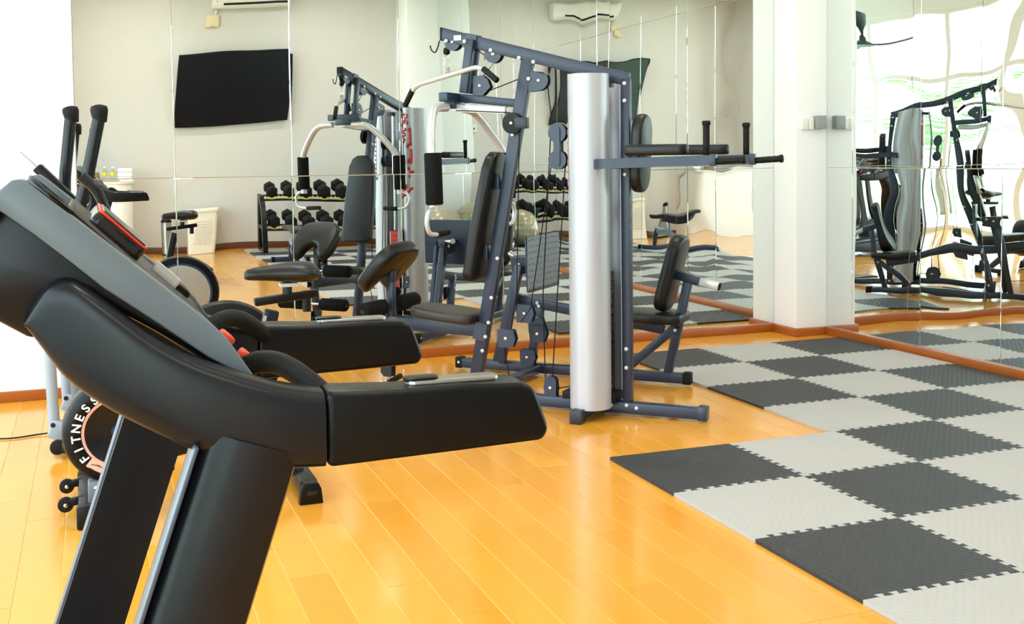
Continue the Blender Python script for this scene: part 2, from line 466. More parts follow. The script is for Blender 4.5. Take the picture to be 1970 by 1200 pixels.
# windows: white frames with two panes each, door height transom
wn = 0
def window(axis, a, b):
    global wn
    wn += 1
    f = MB(); t = .07; zt = 3.72; zm = 2.62
    def sp(p0, p1, z0, z1, d0=-.12, d1=-.04):
        if axis == 'x': return ((XL + d0, p0, z0), (XL + d1, p1, z1))
        return ((p0, YT + d0, z0), (p1, YT + d1, z1))
    for q in ((a, a + t, 0, zt), (b - t, b, 0, zt), (a + t, b - t, zt - t, zt), (a + t, b - t, 0, .08), (a + t, b - t, zm - .035, zm + .035)):
        f.span(*sp(*q))
    o = struct(f.build('window_%d' % wn, 'white'))
    for z0, z1 in ((.08, zm - .035), (zm + .035, zt - t)):
        MB().span(*sp(a + t, b - t, z0, z1, -.083, -.077)).build('pane', 'glass', o)
e0, e1 = YT + .05, YP - .3
for k in range(6): window('x', e0 + (e1 - e0) * k / 6, e0 + (e1 - e0) * (k + 1) / 6)
window('y', XL, -3.05)

# outside: terrace, lawn and planting seen through the glass
struct(MB().span((-9.5, -11, -.14), (XL - .2, 6, -.06)).build('ground_terrace', 'terrace'))
struct(MB().span((-9.5, -14, -.16), (6, -7.85, -.08)).build('ground_terrace_side', 'terrace'))
tag(MB().span((-40, -45, -.30), (20, 30, -.17)).build('lawn', 'lawn'), 'bright green lawn beyond the terrace outside the windows', 'lawn', kind='stuff')
def palm(loc, h, nf, L, lab, mat, seed):
    rnd = random.Random(seed)
    t = thing('palm_plant', lab, 'plant', loc, 0, 'garden palms outside the windows')
    st = MB(); st.tube([(0, 0, .001), (.03, .02, h * .5), (0, .05, h)], [.09, .07, .05], 8); st.build('stem', 'bark', t)
    for k in range(nf):
        a = 2 * PI * k / nf + rnd.uniform(-.3, .3); e = rnd.uniform(.7, 1.25); l = L * rnd.uniform(.8, 1.15)
        d = V3((math.cos(a), math.sin(a), 0)); sd = V3((-math.sin(a), math.cos(a), 0)); f = MB()
        pts = [V3((0, 0, h)) + d * (l * q * math.cos(e * (1 - q * .6))) + V3((0, 0, l * (math.sin(e) * q - .42 * q * q))) for q in [i / 10 for i in range(11)]]
        f.tube(pts, .012, 5)
        for i in range(1, 11):
            p = pts[i]; tg = (pts[i] - pts[i - 1]).normalized(); w = l * .34 * math.sin(PI * (i + 1) / 12.5)
            for s_ in (-1, 1):
                tip = p + sd * s_ * w + tg * w * .7 - V3((0, 0, w * .35))
                up = V3((0, 0, .006))
                f.poly([p - tg * .03, p + tg * .04, tip, p - tg * .03 + up, p + tg * .04 + up, tip + up], [(0, 1, 2), (3, 5, 4), (0, 3, 4, 1), (1, 4, 5, 2), (2, 5, 3, 0)])
        f.build('frond', mat, t)
for i, (x, y, h, nf, L, lab) in enumerate((
        (-10.6, -9.2, 1.5, 11, 2.0, 'tall palm with arching fronds at the far corner of the terrace'),
        (-12.4, -6.2, 1.0, 10, 1.6, 'mid-sized palm growing beside the terrace edge'),
        (-8.6, -12.6, 1.9, 11, 2.1, 'tall palm behind the side windows'),
        (-12.4, -10.8, 2.4, 12, 2.2, 'tallest palm standing at the back of the garden'),
        (-10.4, -2.6, .8, 9, 1.3, 'low bushy palm in front of the long window wall'),
        (-6.2, -13.2, 1.2, 10, 1.8, 'short palm out beyond the side terrace'))):
    palm((x + 1.9, y, -.168), h, nf, L, lab, ('leaf', 'leaf2')[i % 2], 11 + i)

# ================================================================ CEILING FITTINGS
def downlight(x, y, lab):
    t = thing('ceiling_downlight', lab, 'lamp', (x, y, CEIL), 0, 'ceiling downlights')
    MB().lathe([(.095, -.002), (.10, -.012), (.085, -.016), (.078, -.006)], (0, 0, 0), (0, 0, 1), 24).build('ring', 'white', t)
    MB().lathe([(.001, -.010), (.077, -.010), (.077, -.006), (.001, -.006)], (0, 0, 0), (0, 0, 1), 24).build('lens', 'lamp', t)
    l = bpy.data.lights.new('bulb', 'AREA'); l.shape = 'DISK'; l.size = .16; l.energy = 22; l.color = (1, .97, .93)
    o = bpy.data.objects.new('bulb', l); COL.objects.link(o); o.parent = t; o.location = (0, 0, -.03)
for j, y in enumerate((-6.2, -3.6, -1.0, 1.4)):
    for i, x in enumerate((-1.4, 1.3)):
        downlight(x, y, 'round recessed ceiling light, %s row from the television wall, %s side' % (('first', 'second', 'third', 'fourth')[j], ('window', 'mirror')[i]))
t = thing('ceiling_fan', 'dark ceiling fan hanging on a short rod by the far windows', 'fan', (-3.3, -4.55, CEIL))
MB().lathe([(.07, 0), (.07, -.04), (.03, -.06)], (0, 0, 0), (0, 0, 1), 20).build('ceiling_cup', 'fan', t)
MB().cyl((0, 0, -.04), (0, 0, -.90), .016, n=10).build('rod', 'fan', t)
MB().lathe([(.15, -.60), (.15, -.64), (.12, -.72), (.05, -.80), (.035, -.86)], (0, 0, 0), (0, 0, 1), 24).build('motor_cup', 'fan', t)
MB().lathe([(.03, -.86), (.09, -.90), (.11, -.95), (.24, -1.0), (.26, -1.04), (.12, -1.06), (.02, -1.06)], (0, 0, 0), (0, 0, 1), 24).build('motor', 'fan', t)
for k in range(3):
    a = .25 + 2 * PI * k / 3; d = V3((math.cos(a), math.sin(a), 0)); sd = V3((-d.y, d.x, .3)); zf = V3((0, 0, -1.03))
    MB().prism([d * .2 - sd * .05 + zf, d * .68 - sd * .075 + zf, d * .68 + sd * .075 + zf, d * .2 + sd * .05 + zf], (0, 0, .014)).build('blade', 'fan', t)

# ================================================================ FOAM MAT
T = .6; NT = 10; TH = .022; TK = .014
def edge_curve(straight):
    if straight: return [(0, 0)]
    out = [(0, 0)]; mg = .026; p = (T - 2 * mg) / NT
    for k in range(NT):
        x = mg + k * p; out += [(x + .32 * p, 0), (x + .22 * p, TH), (x + .78 * p, TH), (x + .68 * p, 0)]
    return out
def tile_mesh(L, R, B, Tp, mat):
    ex = -.018; P = []
    bot = edge_curve(B); P += [(x, y) for x, y in bot]
    P += [(T + y, x) for x, y in edge_curve(R)]
    P += [(x, T + y) for x, y in [(T, 0)] + edge_curve(Tp)[:0:-1]]
    P += [(y, x) for x, y in [(T, 0)] + edge_curve(L)[:0:-1]]
    Q = []
    for x, y in P:
        if L and abs(x) < 1e-6: x = ex
        if not Q or (abs(Q[-1][0] - x) + abs(Q[-1][1] - y)) > 1e-6: Q.append((x, y))
    if (abs(Q[0][0] - Q[-1][0]) + abs(Q[0][1] - Q[-1][1])) < 1e-6: Q.pop()
    return MB().prism([(x, y, .0005) for x, y in Q], (0, 0, TK)).mesh('tile', mat, smooth=False)
mat_t = thing('foam_puzzle_mat', 'checkered dark and light grey interlocking foam floor mat', 'mat', (0, 0, 0))
cells = {(i, j) for j in range(-4, 12) for i in range(5) if (j >= 0 or i >= 2)}
tm = {}
for (i, j) in sorted(cells):
    L = (i - 1, j) not in cells; R = (i + 1, j) not in cells; B = (i, j + 1) not in cells; Tp = (i, j - 1) not in cells
    dk = (i + j) % 2 == 0; key = (L, R, B, Tp, dk)
    if key not in tm: tm[key] = tile_mesh(L, R, B, Tp, 'foam_dark' if dk else 'foam_light')
    o = bpy.data.objects.new('tile', tm[key]); COL.objects.link(o); o.parent = mat_t; o.location = (T * i, -T * (j + 1), 0)

# ================================================================ MULTI GYM  (local x = v, local y = u)
GYM = thing('multi_gym', 'navy steel multi-station home gym with silver weight shrouds in front of the mirror', 'gym machine', (.42, .80, 0), PI / 4)
def g(u, v, z): return V3((v, u, z))
def gb(name, mat='navy', bevel=.005, seg=2, parent=None, **k): return lambda mb: mb.build(name, mat, parent or GYM, bevel=bevel, seg=seg, **k)
SV = (1, 0, 0)
def bar(name, p0, p1, w=.05, h=.05, mat='navy', side=SV, parent=None, bevel=.006):
    return MB().beam(g(*p0), g(*p1), w, h, side).build(name, mat, parent or GYM, bevel=bevel)
def capbox(name, c, d, mat='rubber', parent=None, bevel=.008): return MB().box(g(*c), d).build(name, mat, parent or GYM, bevel=bevel)
SU = (0, 1, 0)
# --- base
bar('base_rail', (-.45, 0, .045), (.90, 0, .045), .06, .06)
capbox('rail_cap', (-.452, 0, .047), (.068, .05, .076), 'navy')
bar('base_cross_bar', (.14, -.26, .04), (.14, .30, .04), .06, .05, side=SU)
for v in (-.262, .302):
    c = capbox('rubber_foot', (.14, v, .036), (.07, .06, .07), 'navy_hard', bevel=.003)
    for k in range(6): MB().box(g(.14 - .030 + .012 * k, v + math.copysign(.031, v), .034), (.004, .005, .06)).build('tread', 'navy_hard', c)
bar('leg_press_rail', (-.12, .87, .045), (1.40, .87, .045), .06, .06)
for u in (-.122, 1.402): capbox('rail_cap', (u, .87, .047), (.066, .05, .072))
bar('base_link_bar', (.84, .03, .045), (.84, .84, .045), .06, .05, side=SU)
# --- uprights and boom
up = bar('main_upright', (.87, 0, .05), (.5065, 0, 1.93), .048, .07)
bar('tower_post', (-.045, 0, .06), (-.045, 0, 1.785), .05, .05)
boom = bar('boom', (1.035, 0, 2.072), (-.06, 0, 1.775), .05, .07)
MB().box(g(1.034, 0, 2.071), (.054, .012, .074)).build('end_cap', 'rubber', boom, bevel=.003)
MB().box(g(.93, -.0255, 2.044), (.001, .045, .028)).build('sticker', 'label_white', boom)
for s in (-1, 1):   # hanger pair
    bar('hanger', (.842, s * .040, 2.03), (.888, s * .040, 1.735), .028, .05)
    MB().beam(g(.84, s * .028, 2.06), g(.86, s * .028, 1.98), .004, .07, SV).build('gusset', 'navy', GYM, bevel=.001, seg=1)
# --- press arm yoke
bar('yoke_block', (.955, -.16, 1.712), (.955, .13, 1.712), .055, .05, side=SU)
bar('yoke_arm', (.93, 0, 1.712), (.585, 0, 1.672), .05, .045)
MB().box(g(.955, -.02, 1.675), (.14, .06, .05)).build('yoke_bracket', 'navy', GYM, bevel=.005)
MB().beam(g(.965, -.03, 1.655), g(.63, -.03, 1.632), .05, .042, SV).build('slide_plate', 'silver', GYM, bevel=.003)
for s, vp in ((-1, -.50), (1, .41)):
    vm = -.04 + s * .09
    path = [g(.95, vm, 1.655), g(.95, -.04 + s * .24, 1.65), g(.90, -.04 + s * .36, 1.53), g(.845, vp, 1.40), g(.835, vp, 1.10)]
    a = MB().tube(rounded(path, .10, 8), .024, 14).build('press_arm', 'silver', GYM, ang=60)
    MB().rod(g(.838, vp, 1.405), g(.832, vp, 1.135), .046, .008, 20).build('foam_grip', 'foam', a, ang=50)
    pth = [g(.832, vp, 1.12), g(.832, vp + s * .075, 1.10), g(.832, vp + s * .09, 1.04), g(.832, vp + s * .06, .985), g(.832, vp - s * .03, .98)]
    MB().tube(rounded(pth, .06, 6), .012, 10).build('handle_loop', 'silver', a, ang=60)
    MB().rod(g(.832, vp - s * .02, .98), g(.832, vp - s * .15, .985), .017, .004, 14).build('rubber_grip', 'rubber', a)
# --- back rest and seat
def pad_on(name, mat, outline, o, a, b, thick, bevel=.016, parent=None):
    o = V3(o); a = V3(a).normalized(); b = V3(b).normalized(); n = a.cross(b)
    return MB().prism(put(outline, o - n * thick / 2, a, b), n * thick).build(name, mat, parent or GYM, bevel=bevel, seg=3, ang=50)
dz = (g(.515, 0, 1.885) - g(.87, 0, .05)).normalized()
dn = V3((0, dz.z, -dz.y))
oc = g(.706, 0, 1.04) + dn * .07 - dz * .0
tr = [(-.115, -.36), (.115, -.36), (.14, -.33), (.135, .0), (.115, .27), (.085, .335), (.04, .36), (-.04, .36), (-.085, .335), (-.115, .27), (-.135, .0), (-.14, -.33)]
pad_on('backrest', 'vinyl', tr, oc, (1, 0, 0), dz, .062)
for q in (-.2, .2):
    MB().box(oc + dz * q - dn * .038, (.06, .03, .08)).build('pad_bracket', 'navy', GYM, bevel=.003)
sb = bar('seat_beam', (.80, 0, .413), (1.43, 0, .432), .05, .075)
for s in (-1, 1): MB().beam(g(.775, s * .028, .40), g(.85, s * .028, .415), .004, .10, SV).build('gusset', 'navy', GYM, bevel=.001, seg=1)
so = [(-.145, -.16), (-.12, -.2), (.12, -.2), (.145, -.16), (.155, .0), (.13, .15), (.08, .2), (-.08, .2), (-.13, .15), (-.155, 0)]
pad_on('seat', 'seatvinyl', so, g(1.03, 0, .498), (1, 0, 0), (0, 1, .09), .055)
# --- arm curl pad
bar('curl_post', (1.40, 0, .44), (1.40, 0, .70), .045, .045)
kid = smooth2([(-.185, -.02), (-.18, .07), (-.12, .135), (0, .15), (.12, .135), (.18, .07), (.185, -.02), (.17, -.10), (.12, -.145), (.075, -.12), (.05, -.06), (0, -.035), (-.05, -.06), (-.075, -.12), (-.12, -.145), (-.17, -.10), (-.185, -.02)], 4)[:-1]
cp = pad_on('curl_pad', 'vinyl', [(x * 1.04, -y * 1.18) for x, y in kid], g(1.41, 0, .755), (1, 0, 0), (0, .68, -.73), .085, .03)
MB().beam(g(1.39, 0, .66), g(1.39, 0, .77), .05, .03, SV).build('pad_bracket', 'navy', GYM, bevel=.004)
kn = MB().cyl(g(1.40, .023, .60), g(1.40, .06, .60), .010); kn.lathe([(.012, 0), (.028, .004), (.028, .018), (.012, .024)], g(1.40, .058, .60), (1, 0, 0), 8)
kn.build('adjust_knob', 'blackplastic', GYM)
# --- leg developer
lev = MB().beam(g(1.45, 0, .46), g(1.415, 0, .17), .045, .045, SV).build('leg_lever', 'navy', GYM, bevel=.005)
for s in (-1, 1): MB().prism(put([(-.05, -.03), (.05, -.05), (.06, .03), (-.02, .05)], g(1.44, s * .027, .45), (0, 1, 0), (0, 0, 1)), (s * .005, 0, 0)).build('lever_plate', 'navy_hard', GYM)
for (u, z) in ((1.41, .525), (1.47, .275)):
    MB().cyl(g(u, -.30, z), g(u, .30, z), .012, n=12).build('roller_bar', 'chrome', GYM)
    for s in (-1, 1): MB().rod(g(u, s * .075, z), g(u, s * .30, z), .047, .012, 20).build('foam_roller', 'foam', GYM, ang=50)
lp = MB()
for s in (-1, 1): lp.prism(put([(-.035, .05), (.035, .05), (.04, -.03), (.02, -.055), (-.03, -.055)], g(1.425, s * .022, .165), (0, 1, 0), (0, 0, 1)), (s * .004, 0, 0))
lp.build('low_pulley_bracket', 'navy_hard', GYM)
# --- pulleys
def pulley(u, v, z, r=.046, name='pulley', housing=None):
    p = MB().lathe([(r * .3, -.014), (r, -.012), (r * .9, -.003), (r * .9, .003), (r, .012), (r * .3, .014)], g(u, v, z), (1, 0, 0), 24).build(name, 'blackplastic', GYM)
    MB().lathe([(.004, -.026), (.009, -.024), (.009, .024), (.004, .026)], g(u, v, z), (1, 0, 0), 10).build('axle_bolt', 'chrome', p)
    if housing:
        for s in (-1, 1): MB().prism(put(housing, g(u, v + s * .018, z), (0, 1, 0), (0, 0, 1)), (s * .003, 0, 0)).build('pulley_plate', 'navy', p)
    return p
def arc2(r, a0, a1, n=10): return [(r * math.cos(math.radians(a0 + (a1 - a0) * k / n)), r * math.sin(math.radians(a0 + (a1 - a0) * k / n))) for k in range(n + 1)]
pulley(.965, 0, 2.025, .044, housing=[(.05, .035)] + [(-.05, .035)] + arc2(.05, 180, 360))
pulley(.715, 0, 1.945, .044, housing=[(.05, .04), (-.05, .04)] + arc2(.05, 180, 330) + [(.055, -.03)])
pulley(.80, 0, 1.775, .05, housing=[(.04, .055), (.04, -.055), (-.02, -.055), (-.066, -.01), (-.05, .03), (-.02, .055)])
pulley(.445, 0, 1.79, .048, housing=[(.06, .06), (.06, -.06), (.0, -.055)] + arc2(.055, 270, 150, 8))
pulley(.585, -.055, 1.562, .058, name='press_pulley')
MB().box(g(.535, -.045, 1.562), (.05, .07, .06)).build('pulley_bracket', 'navy_hard', GYM, bevel=.004)
fpl = [(0.052 * math.cos(a), .052 * math.sin(a)) for a in [2 * PI * k / 20 for k in range(20)]]
for z in (1.505, 1.36): pulley(.34, 0, z, .045, name='floating_pulley', housing=fpl)
for s in (-1, 1): MB().prism(put(rrect(.036, .21, .017), g(.34, s * .024, 1.4325), (0, 1, 0), (0, 0, 1)), (s * .004, 0, 0)).build('pulley_link', 'navy', GYM)
lo = pulley(.395, 0, .118, .042, housing=rrect(.07, .13, .03))
for (u, v, z) in ((.60, .12, .50), (.66, .0, .375), (.60, .30, .36), (.845, .84, .32), (.905, .84, .115)):
    pulley(u, v, z, .046, housing=[(.05, .05), (-.045, .05), (-.06, 0), (-.04, -.05), (.045, -.05)])
# --- cables
def cable(*pts): MB().tube([g(*p) for p in pts], .0032, 6).build('cable', 'rubber', GYM)
cable((1.015, 0, 2.0), (.965, 0, 2.072), (.715, 0, 1.90), (.79, 0, 1.825), (.815, 0, 1.725), (.46, 0, 1.838), (.40, 0, 1.765), (.375, 0, 1.55))
cable((.385, 0, 1.50), (.44, 0, .62), (.43, 0, .12)); cable((.30, 0, 1.35), (.39, 0, .16)); cable((.38, .0, 1.35), (.56, .1, .53), (.62, .1, .45))
cable((.93, -.055, 1.64), (.60, -.055, 1.62)); cable((.545, -.055, 1.53), (.60, 0, .53))
cable((1.43, 0, .115), (.86, 0, .085)); cable((.69, .02, .33), (.66, .05, .09)); cable((.355, 0, .118), (.14, .0, .16)); cable((.88, .84, .07), (.5, .84, .08))
# --- weight stack, guide rods, shrouds
st = MB().box(g(.15, 0, .10), (.16, .30, .04)).build('stack_base', 'rubber', GYM, bevel=.003)
for k in range(14):
    MB().box(g(.15, 0, .145 + .046 * k), (.095, .21, .042)).build('weight_plate', 'blackplastic', GYM, bevel=.003, seg=1)
for u in (.08, .22): MB().cyl(g(u, 0, .10), g(u, 0, 1.75), .011, n=12).build('guide_rod', 'chrome', GYM)
MB().box(g(.15, 0, 1.755), (.06, .24, .03)).build('rod_bracket', 'navy_hard', GYM, bevel=.003)
lb = MB().box(g(.257, .01, .44), (.075, .002, .64)).build('stack_label', 'red', GYM)
for k in range(14): MB().box(g(.2585, .01, .145 + .046 * k + .023), (.07, .0015, .004)).build('label_line', 'dark', lb)
for s in (-1, 1): MB().box(g(.2575, .01 + s * .0405, .44), (.006, .0016, .64)).build('label_edge', 'label_white', lb)
MB().box(g(.28, .085, .95), (.045, .012, 1.65)).build('guide_strip', 'palegrey', GYM, bevel=.002)
SHR, SHU = .108, .115
def shroud(sg):
    n = 36; a0 = 118; outer = []; inner = []
    c = g(SHU, sg * .135, 0)
    for k in range(n + 1):
        a = math.radians(-a0 + 2 * a0 * k / n); d = V3((sg * math.cos(a), math.sin(a), 0))
        outer.append(c + d * SHR); inner.append(c + d * (SHR - .004))
    return MB().prism([p + V3((0, 0, .062)) for p in outer + inner[::-1]], (0, 0, 1.74)).build('weight_shroud', 'shroud', GYM, ang=30)
sh1 = shroud(-1); sh2 = shroud(1)
def cyl_pt(sg, deg, z, off=.0012):
    a = math.radians(deg); return g(SHU, sg * .135, z) + V3((sg * math.cos(a), math.sin(a), 0)) * (SHR + off)
# warning strip on the near shroud edge, red lettering on the mirror-side shroud
def strip(sg, d0, d1, z0, z1, name, mat, parent, off=.0012):
    k = 4; L = [cyl_pt(sg, d0 + (d1 - d0) * i / k, z0, off) for i in range(k + 1)]; U = [p + V3((0, 0, z1 - z0)) for p in L]
    I = [cyl_pt(sg, d0 + (d1 - d0) * i / k, z0, -.001) for i in range(k + 1)]; J = [p + V3((0, 0, z1 - z0)) for p in I]
    MB().loft([[L[i], U[i], J[i], I[i]] for i in range(k + 1)]).build(name, mat, parent)
strip(-1, 56, 72, 1.20, 1.59, 'warning_label', 'label_maroon', sh1)
for k in range(9): strip(-1, 59, 70, 1.225 + .038 * k, 1.25 + .038 * k, 'warning_print', 'label_white', sh1, .002)
def zpx(y): return 1.86 - (y - 210.4) / 215.0
def dpx(x): return 60 + math.degrees(math.asin(max(-.95, min(.95, -(x - 784) / 207.0 / SHR))))
def stroke(pts, w=.010):
    P = [(740 + a / 6.0, 220 + b / 6.0) for a, b in pts]; sub = []
    for i in range(len(P) - 1):
        for k in range(4): t = k / 4; sub.append((P[i][0] * (1 - t) + P[i + 1][0] * t, P[i][1] * (1 - t) + P[i + 1][1] * t))
    sub.append(P[-1])
    MB().tube([cyl_pt(1, dpx(x), zpx(y), -.002) for x, y in sub], w * .5, 6).build('logo_stroke', 'red', sh2)
for s_ in ([(120, 890), (165, 865), (185, 862)], [(182, 862), (150, 935), (120, 1005)], [(122, 1000), (165, 965), (200, 935)], [(200, 940), (222, 900), (250, 890)],
           [(210, 775), (212, 720), (255, 716)], [(200, 700), (200, 665)], [(190, 600), (225, 620), (228, 530), (225, 465)], [(195, 590), (215, 575)],
           [(185, 445), (205, 410), (238, 405)], [(218, 430), (222, 340), (220, 230)], [(205, 265), (225, 240)]): stroke(s_, .026)
for s_ in ([(150, 400), (165, 355), (150, 345)], [(140, 330), (170, 320), (165, 290), (140, 285)], [(140, 270), (175, 262), (170, 235)], [(140, 225), (140, 185), (175, 180)],
           [(145, 165), (175, 160), (170, 120)], [(140, 130), (142, 95), (170, 92)], [(190, 130), (200, 100), (188, 88)], [(190, 200), (200, 175), (190, 160)]): stroke(s_, .016)
# --- knee-raise and dip station
vb = [(x, y) for x, y in rrect(.20, .41, .095, 7)]
pad_on('knee_raise_backrest', 'vinyl', vb, g(-.125, 0, 1.39), (1, 0, 0), (0, -.05, 1), .062, .02)
MB().box(g(-.08, 0, 1.39), (.05, .05, .10)).build('pad_bracket', 'navy', GYM, bevel=.004)
ub = rounded([g(-.575, -.25, 1.352), g(.03, -.25, 1.338), g(.075, -.12, 1.335), g(.075, .12, 1.335), g(.03, .25, 1.338), g(-.655, .25, 1.352)], .09, 7)
db = MB()
rings = []
for i, p in enumerate(ub):
    tg = (ub[min(i + 1, len(ub) - 1)] - ub[max(i - 1, 0)]).normalized(); sd = tg.cross(V3((0, 0, 1))).normalized()
    rings.append([p + sd * .02 + V3((0, 0, -.025)), p + sd * .02 + V3((0, 0, .025)), p - sd * .02 + V3((0, 0, .025)), p - sd * .02 + V3((0, 0, -.025))])
dip = db.loft(rings).build('dip_frame', 'navy', GYM, bevel=.0, ang=40)
bar('dip_mount', (.075, 0, 1.335), (-.07, 0, 1.335), .06, .05)
for v, ue in ((-.25, -.575), (.25, -.655)):
    a_ = MB().prism(put(rrect(.10, .33, .045, 5), g(ue + .29, v, 1.378), (1, 0, 0), (0, 1, 0)), (0, 0, .055)).build('arm_pad', 'vinyl', GYM, bevel=.016, seg=3, ang=50)
    MB().box(g(ue, v, 1.352), (.046, .03, .058)).build('end_plate', 'navy', GYM, bevel=.003)
    w = .012 if v < 0 else 0
    gp = [(.012, 0), (.016, .004), (.0165, .05), (.018, .055), (.0165, .06), (.0165, .085), (.018, .09), (.0165, .095), (.0165, .12), (.018, .125), (.0165, .13), (.017, .15), (.021, .155), (.021, .17), (.015, .174)]
    MB().lathe(gp, g(ue + .035, v, 1.37), (0, 0, 1), 16).build('vertical_grip', 'rubber', GYM, ang=60)
    MB().lathe([(r, h * .88) for r, h in gp], g(ue - .005, v - .0, 1.345), (0, -1, .06), 16).build('dip_grip', 'rubber', GYM, ang=60)
# --- leg press
rail = bar('leg_press_beam', (1.02, .87, .482), (.02, .87, .335), .05, .062)
bar('leg_press_post', (-.0, .87, .06), (-.135, .87, .655), .05, .05)
bar('leg_press_brace', (.235, .87, .10), (-.075, .87, .37), .05, .05)
bar('leg_press_stand', (.90, .87, .06), (.825, .87, .47), .05, .05)
bar('leg_press_arm', (1.13, .87, .07), (.965, .87, .72), .05, .06)
bar('leg_press_arm', (1.07, .80, .07), (.945, .80, .70), .03, .05)
bar('leg_press_arm_head', (1.01, .87, .725), (.86, .87, .715), .06, .06)
for s in (-1, 1): MB().prism(put([(-.08, -.05), (.06, -.07), (.08, .04), (-.06, .05)], g(.94, .87 + s * .034, .70), (0, 1, 0), (0, 0, 1)), (s * .004, 0, 0)).build('pivot_plate', 'navy_hard', GYM)
MB().cyl(g(.99, .90, .735), g(1.10, 1.02, .75), .02, n=14).build('stop_tube', 'chrome', GYM)
fp = pad_on('foot_plate', 'navy', [(x, y) for x, y in rrect(.50, .345, .012, 3)], g(.812, .87, .72), (1, 0, 0), (0, .03, 1), .012, .003)
pl_ = MB().box(g(.8035, .87, .72), (.50, .004, .34)).build('tread_plate', 'diamond', fp, bevel=.001, seg=1)
td = MB()
for i in range(13):
    for j in range(9):
        c = g(.8016, .87 - .228 + .038 * i, .72 - .150 + .0375 * j); a = .6 if (i + j) % 2 else -.6
        d = V3((math.cos(a), 0, math.sin(a))); n_ = V3((-math.sin(a), 0, math.cos(a))); k = V3((0, -.005, 0))
        td.poly([c - d * .014, c + n_ * .006, c + d * .014, c - n_ * .006, c + k], [(0, 1, 4), (1, 2, 4), (2, 3, 4), (3, 0, 4)])
tag(td.build('tread_lugs', 'diamond', fp), kind='stuff')
MB().beam(g(.82, .87, .72), g(.88, .87, .715), .09, .04, SV).build('plate_mount', 'navy', GYM, bevel=.003)
pad_on('leg_press_seat', 'vinyl', so, g(.09, .87, .412), (1, 0, 0), (0, 1, .02), .06)
MB().beam(g(.14, .87, .375), g(.02, .87, .375), .06, .03, SV).build('pad_bracket', 'navy', GYM, bevel=.003)
bd = V3((0, -.115, .43)).normalized()
lb2 = [(x, y) for x, y in rrect(.26, .47, .10, 7)]
pad_on('leg_press_backrest', 'vinyl', lb2, g(-.028, .87, .675), (1, 0, 0), bd, .078, .024)
MB().beam(g(-.06, .87, .665), g(-.20, .87, .630), .06, .05, SV).build('backrest_bracket', 'navy', GYM, bevel=.004)
MB().beam(g(-.19, .87, .632), g(-.315, .87, .603), .042, .042, SV).build('adjust_tube', 'silver', GYM, bevel=.004)
MB().beam(g(-.314, .87, .6032), g(-.322, .87, .6015), .044, .044, SV).build('tube_plug', 'rubber', GYM, bevel=.002)
# --- bolts on the sides facing either way
bm_ = MB().lathe([(.011, 0), (.0115, .004), (.008, .008), (.001, .009)], (0, 0, 0), (-1, 0, 0), 10).mesh('bolt', 'silver')
for (u, v, z) in ((1.0, 0, 2.03), (.87, -.03, 2.018), (.725, 0, 1.965), (.555, 0, 1.915), (.47, 0, 1.89), (.50, 0, 1.80), (.70, 0, .82), (.74, 0, .60), (.78, 0, .38), (.80, 0, .30), (.85, 0, .12),
                  (-.045, 0, 1.755), (-.045, 0, 1.665), (-.045, 0, 1.28), (-.045, 0, .36), (-.045, 0, .26), (-.045, 0, .06), (-.10, 0, .05), (.04, 0, .055), (.76, 0, .46), (.60, 0, 1.50)):
    for s in (-1, 1):
        o = bpy.data.objects.new('bolt', bm_); COL.objects.link(o); o.parent = GYM; o.location = g(u, v + s * .0255, z); o.rotation_euler = (0, 0, 0 if s < 0 else PI)
for (u, v, z) in ((.885, .87, .14), (.845, .87, .36), (.83, .87, .44), (-.055, .87, .335), (-.075, .87, .40), (1.40, .87, .05), (.96, .87, .70), (.90, .87, .72), (.84, .87, .46)):
    for s in (-1, 1):
        o = bpy.data.objects.new('bolt', bm_); COL.objects.link(o); o.parent = GYM; o.location = g(u, v + s * .0385 * (1 if u > .89 and z > .6 else .68), z); o.rotation_euler = (0, 0, 0 if s < 0 else PI)
# --- hook, stopper, snap link at the lat end
MB().tube(rounded([g(1.045, -.02, 2.035), g(1.06, -.02, 1.99), g(1.075, -.02, 1.965), g(1.10, -.02, 1.985), g(1.105, -.02, 2.01)], .02, 5), .004, 6).build('hanging_hook', 'dark', GYM)
MB().lathe([(.006, 0), (.018, .006), (.02, .02), (.016, .038), (.006, .042)], g(1.012, 0, 1.955), (0, 0, 1), 14).build('cable_stopper', 'rubber', GYM)
def snap(name, p, h, parent):
    p = V3(p); pts = [p + V3((0, x * h, -z * h)) for x, z in ((0, 0), (.13, .12), (.2, .6), (.2, .85), (0, 1), (-.2, .85), (-.2, .6), (-.13, .12), (0, 0))]
    MB().tube(rounded(pts, h * .14, 4), .0035, 6).build(name, 'chrome', parent)
snap('snap_link', g(1.012, 0, 1.957), .085, GYM)
snap('snap_link', g(1.462, 0, .150), .09, GYM)
MB().sphere(g(1.462, 0, .162), .017, n=12, m=8).build('cable_stopper', 'rubber', GYM)

